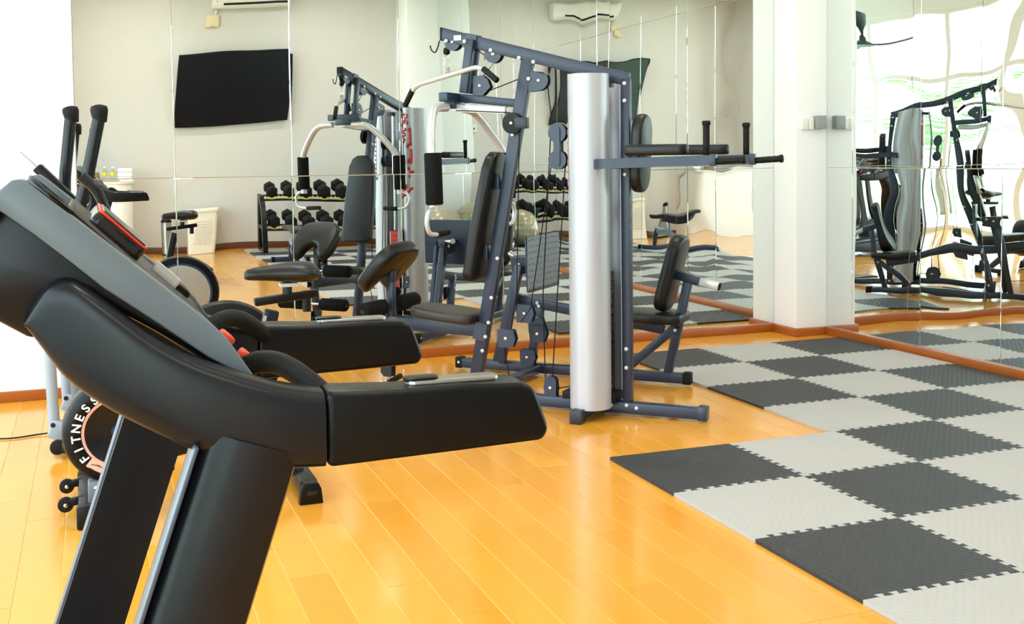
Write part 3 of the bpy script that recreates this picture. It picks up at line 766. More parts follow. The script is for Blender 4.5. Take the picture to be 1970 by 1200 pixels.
# lat pulldown bar hanging from the boom (runs across the station)
LB = thing('lat_pulldown_bar', 'long silver lat bar with angled black grip ends hanging below the boom', 'bar', tuple(GYM.matrix_basis @ g(1.012, 0, 1.86)), 0)
def gw(u, v, z): return (Matrix.Translation(V3((.42, .80, 0))) @ Matrix.Rotation(PI / 4, 4, 'Z')) @ g(u, v, z)
lp_ = [gw(1.385, .175, 1.69), gw(1.30, .14, 1.80), gw(.735, -.14, 1.872), gw(.615, -.185, 1.788)]
MB().tube(rounded(lp_, .07, 6), .0135, 12).build('bar', 'silver', LB, ang=60, world=True)
for a, b in ((0, 1), (3, 2)):
    d = (lp_[b] - lp_[a])
    MB().rod(lp_[a] - d * .02, lp_[a] + d * .80, .017, .003, 14).build('rubber_grip', 'rubber', LB, world=True)
MB().beam(gw(1.012, 0, 1.848), gw(1.012, 0, 1.884), .03, .006).build('eye_plate', 'chrome', LB, world=True)
ORG_SB = gw(1.462, 0, .056)
SBAR = thing('short_cable_bar', 'short chrome bar with black knurled grips hanging from the low pulley', 'bar', tuple(ORG_SB), 0)
a_, b_ = gw(1.462, -.20, .030), gw(1.462, .20, .072)
MB().cyl(a_, b_, .012, n=12).build('bar', 'chrome', SBAR, world=True)
for p, q in ((a_, .38), (b_, .38)):
    m_ = (a_ + b_) / 2; MB().rod(p, p + (m_ - p) * .72, .017, .004, 14).build('rubber_grip', 'rubber', SBAR, world=True)
MB().beam(gw(1.462, 0, .052), gw(1.462, 0, .078), .02, .006).build('eye_plate', 'chrome', SBAR, world=True)

# ================================================================ TREADMILL beside the camera
TM = thing('treadmill', 'large black treadmill with grey console and curved handrails in the foreground', 'treadmill', (-1.75, -2.775, 0))
YN, YF = -3.14, -2.41           # outer faces of the two rails
RW = .075
def xz(L, y): return [V3((x, y, z)) for x, z in L]
neck_top = smooth2([(-1.911, 1.068), (-1.957, 1.077), (-1.997, 1.090), (-2.042, 1.108), (-2.082, 1.127), (-2.124, 1.155), (-2.164, 1.190), (-2.200, 1.222), (-2.223, 1.236), (-2.248, 1.231), (-2.264, 1.208), (-2.276, 1.182)], 3)
neck_bot = smooth2([(-2.276, 1.182), (-2.250, 1.138), (-2.231, 1.109), (-2.204, 1.083), (-2.168, 1.056), (-2.107, 1.018), (-2.065, .995), (-1.999, .974), (-1.959, .967), (-1.911, .964)], 3)
grip = [(-1.9095, .966), (-1.9095, 1.069), (-1.808, 1.063), (-1.72, 1.063), (-1.632, 1.060), (-1.612, 1.050), (-1.604, 1.03), (-1.590, .990), (-1.598, .973), (-1.72, .970)]
def rail(y, s):
    ol = neck_top + neck_bot[1:]; yo = lambda x: .065 * max(0, (-1.95 - x) / .33) ** 1.7
    nm_ = MB(); n_ = 30; rg_ = []
    tb = []
    for k in range(n_ + 1):
        x = -2.2755 + (-1.911 + 2.2755) * (1 - math.cos(PI / 2 * k / n_)); tb.append(x)
    def yz(L, x):
        L = sorted(L)
        for i in range(len(L) - 1):
            if L[i][0] <= x <= L[i + 1][0]: return L[i][1] + (L[i + 1][1] - L[i][1]) * (x - L[i][0]) / max(1e-6, L[i + 1][0] - L[i][0])
        return L[0][1] if x < L[0][0] else L[-1][1]
    for x in tb:
        zt, zb = yz(neck_top, x), yz(neck_bot, x); h = max(.004, (zt - zb) / 2); zc = (zt + zb) / 2; o_ = y + s * yo(x); hw = RW / 2
        ring_ = []
        for q in range(28):
            a_ = 2 * PI * q / 28; ca, sa = math.cos(a_), math.sin(a_); p_ = .48
            ring_.append(V3((x - .06 * s * (o_ - y), o_ + s * hw - hw * math.copysign(abs(ca) ** p_, ca), zc - .14 * s * (o_ - y) + h * math.copysign(abs(sa) ** p_, sa))))
        rg_.append(ring_)
    a = nm_.loft(rg_).build('handrail', 'satin_black', TM, ang=50, world=True)
    b = MB().prism(xz(grip, y + s * .001), (0, s * (RW - .002), 0)).build('rail_grip', 'blackplastic', TM, bevel=.014, seg=4, ang=50, world=True)
    p = MB().prism(put(rrect(.135, .034, .012), (-1.725, y + s * RW / 2, 1.060), (1, 0, -.01), (0, 1, 0)), (0, 0, .009)).build('pulse_plate', 'steel', b, bevel=.003, world=True)
    MB().prism(put(rrect(.05, .028, .012), (-1.77, y + s * RW / 2, 1.067), (1, 0, 0), (0, 1, 0)), (0, 0, .006)).build('toggle_button', 'blackplastic', b, bevel=.002, world=True)
rail(YN, 1); rail(YF, -1)
# uprights
def upright(y, s):
    dx = .004 if s > 0 else -.05
    top = V3((-2.018 + dx, y + s * .045, .99)); bot = V3((-2.33 + dx, y + s * .045, .06)); d = (bot - top).normalized(); sd = V3((-d.z, 0, d.x)) * -1
    prof = [(.066, -.012), (.058, -.026), (.042, -.036), (.018, -.043), (-.015, -.046), (-.045, -.045), (-.062, -.040), (-.066, -.030), (-.066, .034), (.066, .034)]
    r = []
    wf_ = 1 if s > 0 else .84
    for p in (top - d * .02, bot): r.append([p + sd * a * wf_ + V3((0, s * b, 0)) for a, b in prof])
    u = MB().loft(r).build('upright', 'satin_black', TM, ang=40, world=True)
    MB().beam(top + sd * .0665 * wf_ + V3((0, -s * .02, 0)), bot + sd * .0665 * wf_ + V3((0, s * .008, 0)), .045, .006, (0, 1, 0)).build('edge_sheen', 'strip', u, bevel=.002, world=True)  # pale strip painted in for the window's reflection on the front bevel
upright(YN, 1); upright(YF, -1)
# console: grey side trims, dark body, sloping fascia
C0, C1 = V3((-2.283, 0, 1.358)), V3((-1.990, 0, 1.080))
ctop = [(-2.42, 1.235), (-2.36, 1.295), (-2.303, 1.343), (-2.288, 1.356), (-2.276, 1.357), (-2.262, 1.346), (-2.23, 1.318), (-2.118, 1.220), (-2.053, 1.163), (-2.026, 1.134), (-1.993, 1.082)]
cbot = [(-1.998, 1.080), (-2.054, 1.115), (-2.119, 1.166), (-2.183, 1.214), (-2.224, 1.252), (-2.264, 1.287), (-2.303, 1.318), (-2.33, 1.29), (-2.40, 1.22)]
for nm, y, s in (('console_trim', -3.075, 1), ('console_trim', -2.475, -1)):
    MB().prism(xz(ctop + cbot, y), (0, s * .05, 0)).build(nm, 'greyplastic', TM, bevel=.007, seg=3, ang=50, world=True)
body = [(-2.43, 1.205), (-2.36, 1.27), (-2.302, 1.325), (-2.262, 1.330), (-2.118, 1.205), (-2.045, 1.142), (-2.005, 1.092), (-2.03, 1.085), (-2.12, 1.15), (-2.205, 1.205), (-2.235, 1.170), (-2.272, 1.150), (-2.31, 1.175), (-2.34, 1.20), (-2.42, 1.19)]
cb = MB().prism(xz(body, -3.05), (0, .55, 0)).build('console_body', 'satin_black', TM, bevel=.008, seg=2, ang=45, world=True)
pd = V3((.707, 0, -.675)).normalized(); pn = V3((.675, 0, .707)).normalized()
cmid = V3((-2.138, -2.775, 1.219))
MB().prism(put(rrect(.26, .46, .02), cmid, pd, (0, 1, 0)), pn * .012).build('fascia', 'blackplastic', cb, bevel=.003, world=True)
sc_ = MB().prism(put(rrect(.09, .30, .012), cmid - pd * .05 + V3((0, .05, 0)), pd, (0, 1, 0)), pn * .03).build('screen', 'screen', cb, bevel=.004, world=True)
MB().prism(put(rrect(.088, .29, .008), cmid - pd * .05 + V3((0, .05, 0)) + pn * .0302, pd, (0, 1, 0)), pn * .004).build('red_trim', 'orangered', cb, bevel=.001, world=True)
MB().prism(put(rrect(.078, .28, .008), cmid - pd * .05 + V3((0, .05, 0)) + pn * .0335, pd, (0, 1, 0)), pn * .003).build('display_glass', 'screen', cb, bevel=.001, world=True)
MB().prism(put(rrect(.07, .10, .012), cmid + pd * .075 + V3((0, .12, 0)), pd, (0, 1, 0)), pn * .022).build('speaker_block', 'blackplastic', cb, bevel=.006, world=True)
MB().prism(put(rrect(.05, .010, .004), cmid + pd * .055 + V3((0, .05, 0)), pd, (0, 1, 0)), pn * .028).build('phone_clip', 'silver', cb, bevel=.002, world=True)
for x, z, y in ((-2.022, 1.112, -2.93), (-1.995, 1.083, -2.935)):
    MB().prism(put(rrect(.022, .05, .008), (x, y, z), pd, (0, 1, 0)), pn * .016).build('safety_key', 'orangered', cb, bevel=.004, world=True)
MB().lathe([(.001, 0), (.036, 0), (.036, .004), (.03, .005), (.026, .001), (.001, .001)], (-2.245, -3.03, 1.334), pn, 20).build('cup_recess', 'blackplastic', TM, world=True)
# pulse grab bar curving from under the console to the near rail and across
for s, y in ((1, YN), (-1, YF)):
    gbp = [V3((-2.04, y + s * .17, 1.05)), V3((-1.990, y + s * .14, 1.092)), V3((-1.956, y + s * .12, 1.094)), V3((-1.926, y + s * .09, 1.076)), V3((-1.895, y + s * .062, 1.046))]
    MB().tube(rounded(gbp, .03, 6), .016, 14).build('grab_bar', 'rubber', TM, ang=60, world=True)
# deck, hood, belt, rollers
dk = MB().span((-2.35, -3.16, .07), (-.98, -2.39, .19)).build('deck', 'satin_black', TM, bevel=.012, world=True)
MB().span((-2.0, -3.02, .189), (-1.0, -2.53, .196)).build('belt', 'rubber', dk, world=True)
for y in (-3.12, -2.43): MB().span((-2.05, y - .035, .188), (-.97, y + .035, .205)).build('foot_rail', 'blackplastic', dk, bevel=.006, world=True)
MB().span((-1.02, -3.16, .06), (-.93, -2.39, .20)).build('rear_cap', 'blackplastic', dk, bevel=.015, world=True)
MB().prism(xz([(-2.55, .05), (-2.52, .22), (-2.40, .30), (-2.22, .28), (-2.08, .20), (-2.08, .05)], -3.12), (0, .69, 0)).build('motor_hood', 'satin_black', TM, bevel=.02, seg=3, world=True)
for x in (-2.45, -1.05):
    for y in (-3.10, -2.45): MB().cyl((x, y, 0), (x, y, .08), .03, .026).build('foot', 'rubber', TM, world=True)
T2 = copy_tree(TM); T2.location = (-3.5, -5.4, 0); T2['label'] = 'second black treadmill behind the camera, seen dark in the side mirror'
T2['group'] = TM['group'] = 'treadmills'

# ================================================================ EXERCISE BIKE
BY = .10
BK = thing('exercise_bike', 'black upright exercise bike with a large lettered flywheel behind the treadmill', 'exercise bike', (-1.85, BY, 0))
FC = V3((-2.118, BY - .13, .345)); FR = .205
w = MB().lathe([(FR - .085, -.02), (FR - .06, -.034), (FR - .03, -.036), (FR - .008, -.024), (FR, .0), (FR, .09), (FR - .01, .11), (FR - .06, .115), (.04, .115)], FC, (0, 1, 0), 48).build('flywheel', 'blackplastic', BK, ang=50, world=True)
MB().lathe([(.02, -.022), (FR - .088, -.022), (FR - .080, -.028), (FR - .075, -.010), (.02, -.010)], FC, (0, 1, 0), 48).build('wheel_disc', 'satin_black', w, ang=40, world=True)
MB().lathe([(FR - .0805, -.0330), (FR - .072, -.0362), (FR - .070, -.030), (FR - .079, -.028)], FC, (0, 1, 0), 48, ring=True).build('rim_stripe', 'print_pink', w, world=True)
MB().lathe([(.004, -.045), (.022, -.043), (.028, -.034), (.03, -.015)], FC, (0, 1, 0), 20).build('hub_cap', 'navy', w, world=True)
inv = ORG[BK].inverted()
for k, ch in enumerate('FITNESS'):
    a = math.radians(216 - 15.5 * k); r = FR - .066
    base = FC + V3((math.cos(a) * r, -.0365, math.sin(a) * r)); up = V3((math.cos(a), 0, math.sin(a))); rt = V3((math.sin(a), 0, -math.cos(a)))
    mx = Matrix((rt, up, rt.cross(up))).transposed().to_4x4(); mx.translation = base
    letter(ch, .046, 'print_white', w, inv @ mx, 'letter')
lg = []
for i in range(13): a = math.radians(222 + 40 * i / 12); lg.append(FC + V3((math.cos(a) * (FR - .075), -.0362, math.sin(a) * (FR - .075))))
for i in range(13): a = math.radians(262 - 38 * i / 12); q = FR - .040 + (.004 if i > 10 else 0); lg.append(FC + V3((math.cos(a) * q, -.0362, math.sin(a) * q)))
MB().prism(lg, (0, -.0012, 0)).build('wheel_logo', 'print_pink', w, world=True)
a1, a2 = math.radians(230), math.radians(248)
zz = [FC + V3((math.cos(a) * r, -.0378, math.sin(a) * r)) for a, r in ((math.radians(228), FR - .052), (math.radians(240), FR - .064), (math.radians(234), FR - .060), (math.radians(258), FR - .052))]
MB().tube(zz, .0016, 5).build('logo_line', 'dark', w, world=True)
# frame
def bt(name, pts, r, mat='satin_black', n=12): return MB().tube(rounded(pts, .05, 5), r, n).build(name, mat, BK, ang=60, world=True)
bt('main_frame', [(-2.22, BY, .07), (-2.02, BY, .20), (-1.72, BY, .25), (-1.40, BY, .07)], .032)
MB().beam((-1.62, BY, .24), (-1.505, BY, .76), .06, .045, (1, 0, 0)).build('seat_tube', 'satin_black', BK, bevel=.008, world=True)
MB().beam((-1.645, BY - .024, .26), (-1.535, BY - .024, .74), .012, .004, (1, 0, 0)).build('seat_tube_stripe', 'palegrey', BK, world=True)
MB().beam((-1.575, BY, .795), (-1.315, BY, .820), .045, .032, (0, 1, 0)).build('seat_slider', 'blackplastic', BK, bevel=.006, world=True)
MB().cyl((-1.36, BY, .80), (-1.36, BY, .745), .018).build('adjust_knob', 'blackplastic', BK, world=True)
st_ = MB()
sec = [(-1.612, .022, .906, .016), (-1.598, .034, .908, .024), (-1.56, .042, .910, .030), (-1.50, .052, .911, .036), (-1.44, .085, .911, .044), (-1.385, .115, .911, .046), (-1.345, .118, .910, .044), (-1.322, .100, .908, .034), (-1.312, .07, .905, .018)]
rg = []
for x, hw, zc, hh in sec: rg.append([V3((x, BY + hw * math.cos(a), zc + hh * (math.sin(a) if math.sin(a) > 0 else math.sin(a) * .9))) for a in [2 * PI * k / 20 for k in range(20)]])
st_.loft(rg); st_.build('saddle', 'vinyl', BK, bevel=0, ang=70, world=True)
MB().cyl((-1.44, BY, .815), (-1.44, BY, .885), .02).build('saddle_clamp', 'dark', BK, world=True)
MB().beam((-1.47, BY, .862), (-1.40, BY, .862), .07, .014, (0, 1, 0)).build('saddle_rails', 'silver', BK, world=True)
bt('handle_post', [(-2.05, BY, .30), (-2.14, BY, .70), (-2.185, BY, 1.10)], .028)
for s in (-1, 1):
    bt('handlebar', [(-2.185, BY, 1.09), (-2.15, BY + s * .10, 1.10), (-2.135, BY + s * .20, 1.18), (-2.17, BY + s * .215, 1.275), (-2.225, BY + s * .215, 1.325)], .019)
MB().beam((-2.165, BY, 1.175), (-2.08, BY, 1.085), .20, .028, (0, 1, 0)).build('display', 'blackplastic', BK, bevel=.006, world=True)
# stabilisers, wheels, pedals
fs = MB().beam((-2.235, BY - .20, .055), (-2.235, BY + .30, .055), .075, .055, (1, 0, 0)).build('front_stabiliser', 'satin_black', BK, bevel=.008, world=True)
for s in (-1, 1):
    MB().box((-2.235, BY + .05 + s * .26, .045), (.085, .05, .085)).build('end_cap', 'blackplastic', BK, bevel=.008, world=True)
for y in (BY - .05, BY + .22):
    MB().beam((-2.25, y, .07), (-2.315, y, .06), .022, .03, (0, 1, 0)).build('wheel_bracket', 'blackplastic', fs, bevel=.003, world=True)
    q = MB().lathe([(.018, -.012), (.029, -.009), (.029, .009), (.018, .012)], (-2.318, y, .055), (0, 1, 0), 20).build('transport_wheel', 'rubber', BK, world=True)
    MB().lathe([(.002, -.018), (.008, -.016), (.008, .016), (.002, .018)], (-2.318, y, .055), (0, 1, 0), 10).build('axle_bolt', 'chrome', q, world=True)
MB().box((-2.20, BY - .13, .115), (.07, .07, .10)).build('wheel_fork', 'greyplastic', BK, bevel=.012, world=True)
for z in (.10, .14): MB().lathe([(.009, 0), (.009, .008), (.003, .011)], (-2.205, BY - .165, z), (0, -1, 0), 10).build('bolt', 'chrome', BK, world=True)
rs = MB().beam((-1.40, BY - .18, .055), (-1.40, BY + .20, .055), .075, .055, (1, 0, 0)).build('rear_stabiliser', 'satin_black', BK, bevel=.008, world=True)
for s in (-1, 1):
    e = MB().prism(put([(-.048, 0), (.048, 0), (.042, .06), (.03, .085), (-.03, .085), (-.042, .06)], (-1.40, BY + s * .19, .0), (1, 0, 0), (0, 0, 1)), (0, s * .05, 0)).build('end_cap', 'blackplastic', BK, bevel=.005, world=True)
    MB().box((-1.395, BY + s * .2405, .045), (.04, .003, .016)).build('level_dial', 'dark', e, bevel=.001, world=True)
ck = MB().cyl((-1.86, BY - .10, .30), (-1.86, BY + .10, .30), .014).build('crank_axle', 'chrome', BK, world=True)
for s in (-1, 1):
    c0 = V3((-1.86, BY + s * .10, .30)); c1 = c0 + V3((s * .11, s * .01, s * .10))
    MB().beam(c0, c1, .014, .028, (0, 1, 0)).build('crank', 'satin_black', BK, bevel=.003, world=True)
    MB().box(c1 + V3((0, s * .06, 0)), (.10, .10, .022)).build('pedal', 'blackplastic', BK, bevel=.005, world=True)

# ================================================================ ELLIPTICAL
EY = 1.38
EL = thing('elliptical_trainer', 'elliptical cross trainer with two tall black swing arms against the white wall', 'elliptical', (-2.0, EY, 0))
def et(name, pts, r, mat='satin_black', n=12, rr=.05, parent=None): return MB().tube(rounded(pts, rr, 5), r, n).build(name, mat, parent or EL, ang=60, world=True)
et('main_frame', [(-2.36, EY, .07), (-2.10, EY, .10), (-1.45, EY, .07)], .036)
et('mast', [(-2.27, EY, .09), (-2.30, EY, .70), (-2.24, EY, 1.17)], .034, 'greyplastic')
for s, top, bend, low in ((-1, (-2.143, 1.625), (-2.208, 1.29), (-2.262, 1.10)), (1, (-2.276, 1.640), (-2.313, 1.30), (-2.317, 1.10))):
    y = EY + s * .24
    a = et('swing_arm', [(top[0], y, top[1] - .03), (bend[0], y, bend[1]), (low[0], y, low[1]), (low[0] - .03, y, .92)], .030, 'satin_black', 14)
    cpv = V3((top[0], y, top[1])); MB().lathe([(.030, -.06), (.033, -.045), (.038, -.02), (.041, 0), (.036, .018), (.012, .026)], cpv, V3((-.05 * s - .1, 0, 1)), 16).build('arm_cap', 'rubber', a, ang=60, world=True)
    lx, lz = ((-2.385, .13) if s < 0 else (-2.335, .16))
    et('lower_link', [(low[0] - .025, y, .95), (lx - .012, y, .5), (lx, y, lz)], .026, 'palegrey', 12)
    MB().box((lx + .02, y, lz - .02), (.085, .06, .09), Matrix.Rotation(.35, 3, 'Y')).build('pivot_bracket', 'palegrey', EL, bevel=.01, world=True)
    MB().lathe([(.010, -.034), (.012, -.03), (.012, .03), (.010, .034)], (lx - .005, y, lz + .01), (0, 1, 0), 10).build('pivot_bolt', 'dark', EL, world=True)
    MB().beam((lx + .03, y, lz - .03), (-1.60, y, .24 + s * .05), .05, .04, (0, 1, 0)).build('pedal_rail', 'satin_black', EL, bevel=.006, world=True)
    MB().prism(put(rrect(.34, .13, .04), (-1.92, y, .215 + s * .03), (1, 0, .03), (0, 1, 0)), (0, 0, .03)).build('foot_pedal', 'blackplastic', EL, bevel=.008, world=True)
cs = MB().beam((-2.432, EY, 1.358), (-2.25, EY, 1.158), .26, .048, (0, 1, 0)).build('console', 'blackplastic', EL, bevel=.008, world=True)
MB().beam((-2.503, EY - .06, 1.432), (-2.42, EY - .06, 1.348), .12, .003, (0, 1, 0)).build('tablet_rest', 'palegrey', cs, world=True)
for s in (-1, 1): et('fixed_handle', [(-2.27, EY, 1.06), (-2.22, EY + s * .14, 1.08), (-2.17, EY + s * .16, 1.20), (-2.22, EY + s * .15, 1.29)], .018)
WC = V3((-1.56, EY, .36)); 
fw = MB().lathe([(.02, -.06), (.24, -.06), (.285, -.045), (.297, 0), (.285, .045), (.24, .06), (.02, .06)], WC, (0, 1, 0), 48).build('drive_wheel', 'blackplastic', EL, ang=40, world=True)
for s in (-1, 1):
    MB().lathe([(.02, .055), (.222, .055), (.222, .066), (.205, .068), (.02, .068)], WC, (0, s, 0), 48).build('silver_disc', 'silver', fw, world=True)
    MB().lathe([(.224, .058), (.238, .058), (.238, .064), (.224, .064)], WC, (0, s, 0), 48, ring=True).build('blue_ring', 'blue', fw, world=True)
    MB().beam(WC + V3((0, s * .075, 0)), WC + V3((s * .10, s * .075, -s * .05)), .012, .03, (0, 1, 0)).build('crank', 'satin_black', fw, bevel=.003, world=True)
    MB().lathe([(.022, .06), (.022, .085), (.01, .09)], WC, (0, s, 0), 14).build('hub_cap', 'dark', fw, world=True)
MB().beam((-1.40, EY - .28, .05), (-1.40, EY + .28, .05), .07, .05, (1, 0, 0)).build('rear_stabiliser', 'satin_black', EL, bevel=.008, world=True)
MB().beam((-2.32, EY - .38, .05), (-2.32, EY + .25, .05), .07, .05, (1, 0, 0)).build('front_stabiliser', 'satin_black', EL, bevel=.008, world=True)
for y in (EY - .36, EY + .01):
    MB().lathe([(.022, -.015), (.034, -.011), (.034, .011), (.022, .015)], (-2.37, y, .055), (0, 1, 0), 20).build('transport_wheel', 'rubber', EL, world=True)
pc = MB(); pts = [V3((-3.2, 1.72, .006)), V3((-2.75, 1.58, .006)), V3((-2.60, 1.50, .006)), V3((-2.45, 1.56, .006)), V3((-2.33, 1.50, .02))]
tag(pc.tube(rounded(pts, .12, 6), .004, 6).build('power_cord', 'rubber'), 'thin dark power cord on the floor by the white wall', 'cord')

# ================================================================ THINGS ALONG THE TELEVISION WALL (seen in the mirrors)
tv = thing('wall_television', 'wide black flat television tilted forward on the cream wall', 'television', (-.03, YT, 2.5))
R_ = Matrix.Rotation(-.10, 3, 'X')
MB().box((0, .12, 0), (1.72, .035, 1.12), R_).build('frame', 'blackplastic', tv, bevel=.006)
MB().box(R_ @ V3((0, .018, 0)) + V3((0, .12, 0)), (1.69, .004, 1.085), R_).build('screen', 'screen', tv)
MB().box((0, .05, 0), (.45, .10, .40)).build('wall_bracket', 'dark', tv, bevel=.004)
ac = thing('air_conditioner', 'long white split air conditioner mounted high above the television', 'air conditioner', (.17, YT, 3.72))
prof = [(0.0, .0), (.16, .0), (.205, .05), (.21, .12), (.20, .26), (.17, .29), (0, .29)]
MB().prism([V3((-.61, a, b)) for a, b in prof], (1.22, 0, 0)).build('casing', 'acwhite', ac, bevel=.012, seg=3)
MB().prism([V3((-.45, a, b)) for a, b in ((.16, .008), (.212, .052), (.212, .075), (.15, .02))], (.95, 0, 0)).build('outlet_slot', 'dark', ac)
MB().prism([V3((-.46, a, b)) for a, b in ((.155, -.012), (.222, .03), (.225, .038), (.155, -.003))], (.97, 0, 0)).build('louvre', 'acwhite', ac, bevel=.002)
MB().cyl((-.55, .206, .10), (-.55, .214, .10), .008, n=10).build('sensor', 'dark', ac)
ib = thing('isolator_box', 'small beige electrical box on the wall under the air conditioner', 'electrical box', (-.42, YT, 3.44))
MB().box((0, .03, .10), (.19, .06, .19)).build('cover', 'acbox', ib, bevel=.012); MB().box((.0, .062, .02), (.03, .002, .006)).build('mark', 'dark', ib)
MB().tube([(.03, .03, .19), (.05, .03, .24), (.05, .03, .272)], .012, 8).build('conduit', 'acwhite', ib)
so_ = thing('wall_socket', 'small white wall socket on the cream wall above the dumbbell rack', 'socket', (2.26, YT, 1.88))
MB().box((0, .008, 0), (.10, .016, .13)).build('plate', 'acwhite', so_, bevel=.004); MB().box((0, .017, .0), (.022, .003, .03)).build('switch', 'dark', so_)
# grey switch box on the corner column, right face
sw = thing('switch_box', 'grey square socket box with a clear frosted plate on the corner column', 'switch', (2.965, 2.63, 1.60))
MB().box((0, -.030, .012), (.084, .058, .10)).build('grey_cover', 'greybox', sw, bevel=.005)
MB().box((-.125, -.014, .0), (.055, .026, .085)).build('clear_cover', 'acwhite', sw, bevel=.006); MB().box((-.07, -.016, 0), (.045, .03, .085)).build('clear_cover', 'acwhite', sw, bevel=.008)
MB().cyl((-.075, -.031, .02), (-.075, -.034, .02), .006, n=10).build('screw', 'steel', sw)

# counter with refreshments
ct = thing('reception_counter', 'white reception counter with a rounded end beside the cream wall', 'counter', (-2.16, -7.3, 0))
def cprof(g_): 
    x0, x1, y0, y1 = -2.72, -1.60 + g_, YT + .022, -6.98 + g_
    return [(x0, y0), (x1, y0), (x1, y1 - .25)] + [(x1 - .25 + .25 * math.cos(a), y1 - .25 + .25 * math.sin(a)) for a in [PI / 2 * k / 8 for k in range(1, 9)]] + [(x0, y1)]
MB().prism([V3((x, y, .002)) for x, y in cprof(0)], (0, 0, 1.075)).build('counter_body', 'white', ct, world=True)
MB().prism([V3((x, y, 1.077)) for x, y in cprof(.02)], (0, 0, .03)).build('counter_top', 'acwhite', ct, bevel=.004, world=True)
def bottle(x, y, lab):
    t = thing('water_bottle', lab, 'bottle', (x, y, 1.108), 0, 'labelled bottles on the counter')
    MB().lathe([(.030, 0), (.033, .006), (.033, .12), (.03, .15), (.014, .185), (.013, .20)], (0, 0, 0), (0, 0, 1), 18).build('bottle_body', 'glassy', t, ang=50)
    MB().lathe([(.0335, .085), (.0338, .088), (.0338, .135), (.0335, .138)], (0, 0, 0), (0, 0, 1), 18, ring=True).build('paper_label', 'yellow', t)
    MB().cyl((0, 0, .198), (0, 0, .225), .016, n=14).build('cap', 'print_white', t)
bottle(-1.955, -7.25, 'yellow labelled water bottle beside the drink flask on the counter')
bottle(-1.845, -7.25, 'yellow labelled water bottle next to the folded towels on the counter')
fk = thing('drink_dispenser', 'conical glass flask with yellow drink and a clip top on the counter', 'dispenser', (-2.12, -7.28, 1.108))
MB().lathe([(.115, 0), (.12, .01), (.035, .36), (.032, .42), (.036, .43)], (0, 0, 0), (0, 0, 1), 24).build('flask', 'glassy', fk, ang=50)
MB().lathe([(.108, .006), (.112, .012), (.082, .14), (.01, .141)], (0, 0, 0), (0, 0, 1), 24).build('drink', 'lemonade', fk, ang=50)
MB().sphere((0, 0, .46), .035, n=14, m=8).build('stopper', 'lemonade', fk)
MB().tube(rounded([V3((-.04, 0, .40)), V3((-.055, 0, .48)), V3((-.02, 0, .53)), V3((.03, 0, .52)), V3((.045, 0, .42))], .03, 4), .004, 6).build('clip_wire', 'chrome', fk)
for k, nm in enumerate(('bottom', 'middle', 'top')):
    o = MB().prism(put(rrect(.20, .062, .028), (-1.68, -7.35, 1.140 + .066 * k), (1, 0, 0), (0, 0, 1)), (0, .20, 0)).build('rolled_towel', 'towel', None, bevel=.008)
    o.location = (0, 0, .0); tag(o, 'white folded towel, %s of the pile on the counter' % nm, 'towel', 'towels on the counter')

# bins
bn = thing('laundry_basket', 'tall cream plastic basket with a lid against the cream wall', 'basket', (-.62, -7.38, 0))
MB().loft([[V3((x * s, y * s * .8, z)) for x, y in rrect(.44, .44, .05, 4)] for s, z in ((.84, .004), (.88, .25), (.95, .62))]).build('basket_body', 'basket', bn, ang=40)
MB().prism([V3((x, y * .8, .62)) for x, y in rrect(.455, .455, .05, 4)], (0, 0, .06)).build('lid', 'basket', bn, bevel=.014, seg=3)
hb = MB()
for i in range(8):
    for j in range(9): hb.box((-.105 + .03 * i, .168 + .006 * (j / 8), .16 + .04 * j), (.012, .004, .02))
tag(hb.build('vent_slots', 'cream', bn), kind='stuff')
pb = thing('pedal_bin', 'slim stainless steel pedal bin beside the cream basket', 'bin', (-1.13, -7.34, 0))
MB().cyl((0, 0, .02), (0, 0, .50), .075, n=28).build('drum', 'steel', pb); MB().lathe([(.078, .50), (.078, .525), (.06, .555), (.01, .57)], (0, 0, 0), (0, 0, 1), 28).build('lid', 'blackplastic', pb)
MB().cyl((0, 0, 0), (0, 0, .022), .08, n=28).build('base', 'rubber', pb); MB().box((0, .09, .02), (.05, .05, .012)).build('pedal', 'rubber', pb, bevel=.003)

# dumbbell rack with two tiers
rk = thing('dumbbell_rack', 'black two-tier dumbbell rack with curved end frames on the foam mat', 'rack', (1.24, -6.72, .0155))
RX0, RX1 = -1.06, 1.06
for x in (RX0, RX1):
    arc = smooth2([(.30, .0), (.31, .15), (.315, .35), (.28, .55), (.20, .70), (.06, .80), (-.10, .84)], 4)
    for s in (0,):
        MB().loft([[V3((x - .035, a - .05, b)), V3((x + .035, a - .05, b)), V3((x + .035, a + .05, b + .02)), V3((x - .035, a + .05, b + .02))] for a, b in arc]).build('front_leg', 'satin_black', rk, ang=50)
    MB().beam((x, -.20, .015), (x, -.12, .86), .05, .17, (1, 0, 0)).build('rear_leg', 'blackplastic', rk, bevel=.006)
    MB().beam((x, -.22, .03), (x, .33, .03), .05, .05, (1, 0, 0)).build('foot_rail', 'satin_black', rk, bevel=.006)
    MB().beam((x, -.17, .40), (x, .31, .34), .045, .05, (1, 0, 0)).build('side_rail', 'satin_black', rk, bevel=.005)
TIERS = ((.36, .12, -.14), (.80, .02, -.20))
for (z, yf, tl) in TIERS:
    for dy in (-.13, .10): MB().beam((RX0, yf + dy, z + dy * -.25), (RX1, yf + dy, z + dy * -.25), .06, .035, (0, 1, 0)).build('shelf_rail', 'satin_black', rk, bevel=.004)
DBN = 0
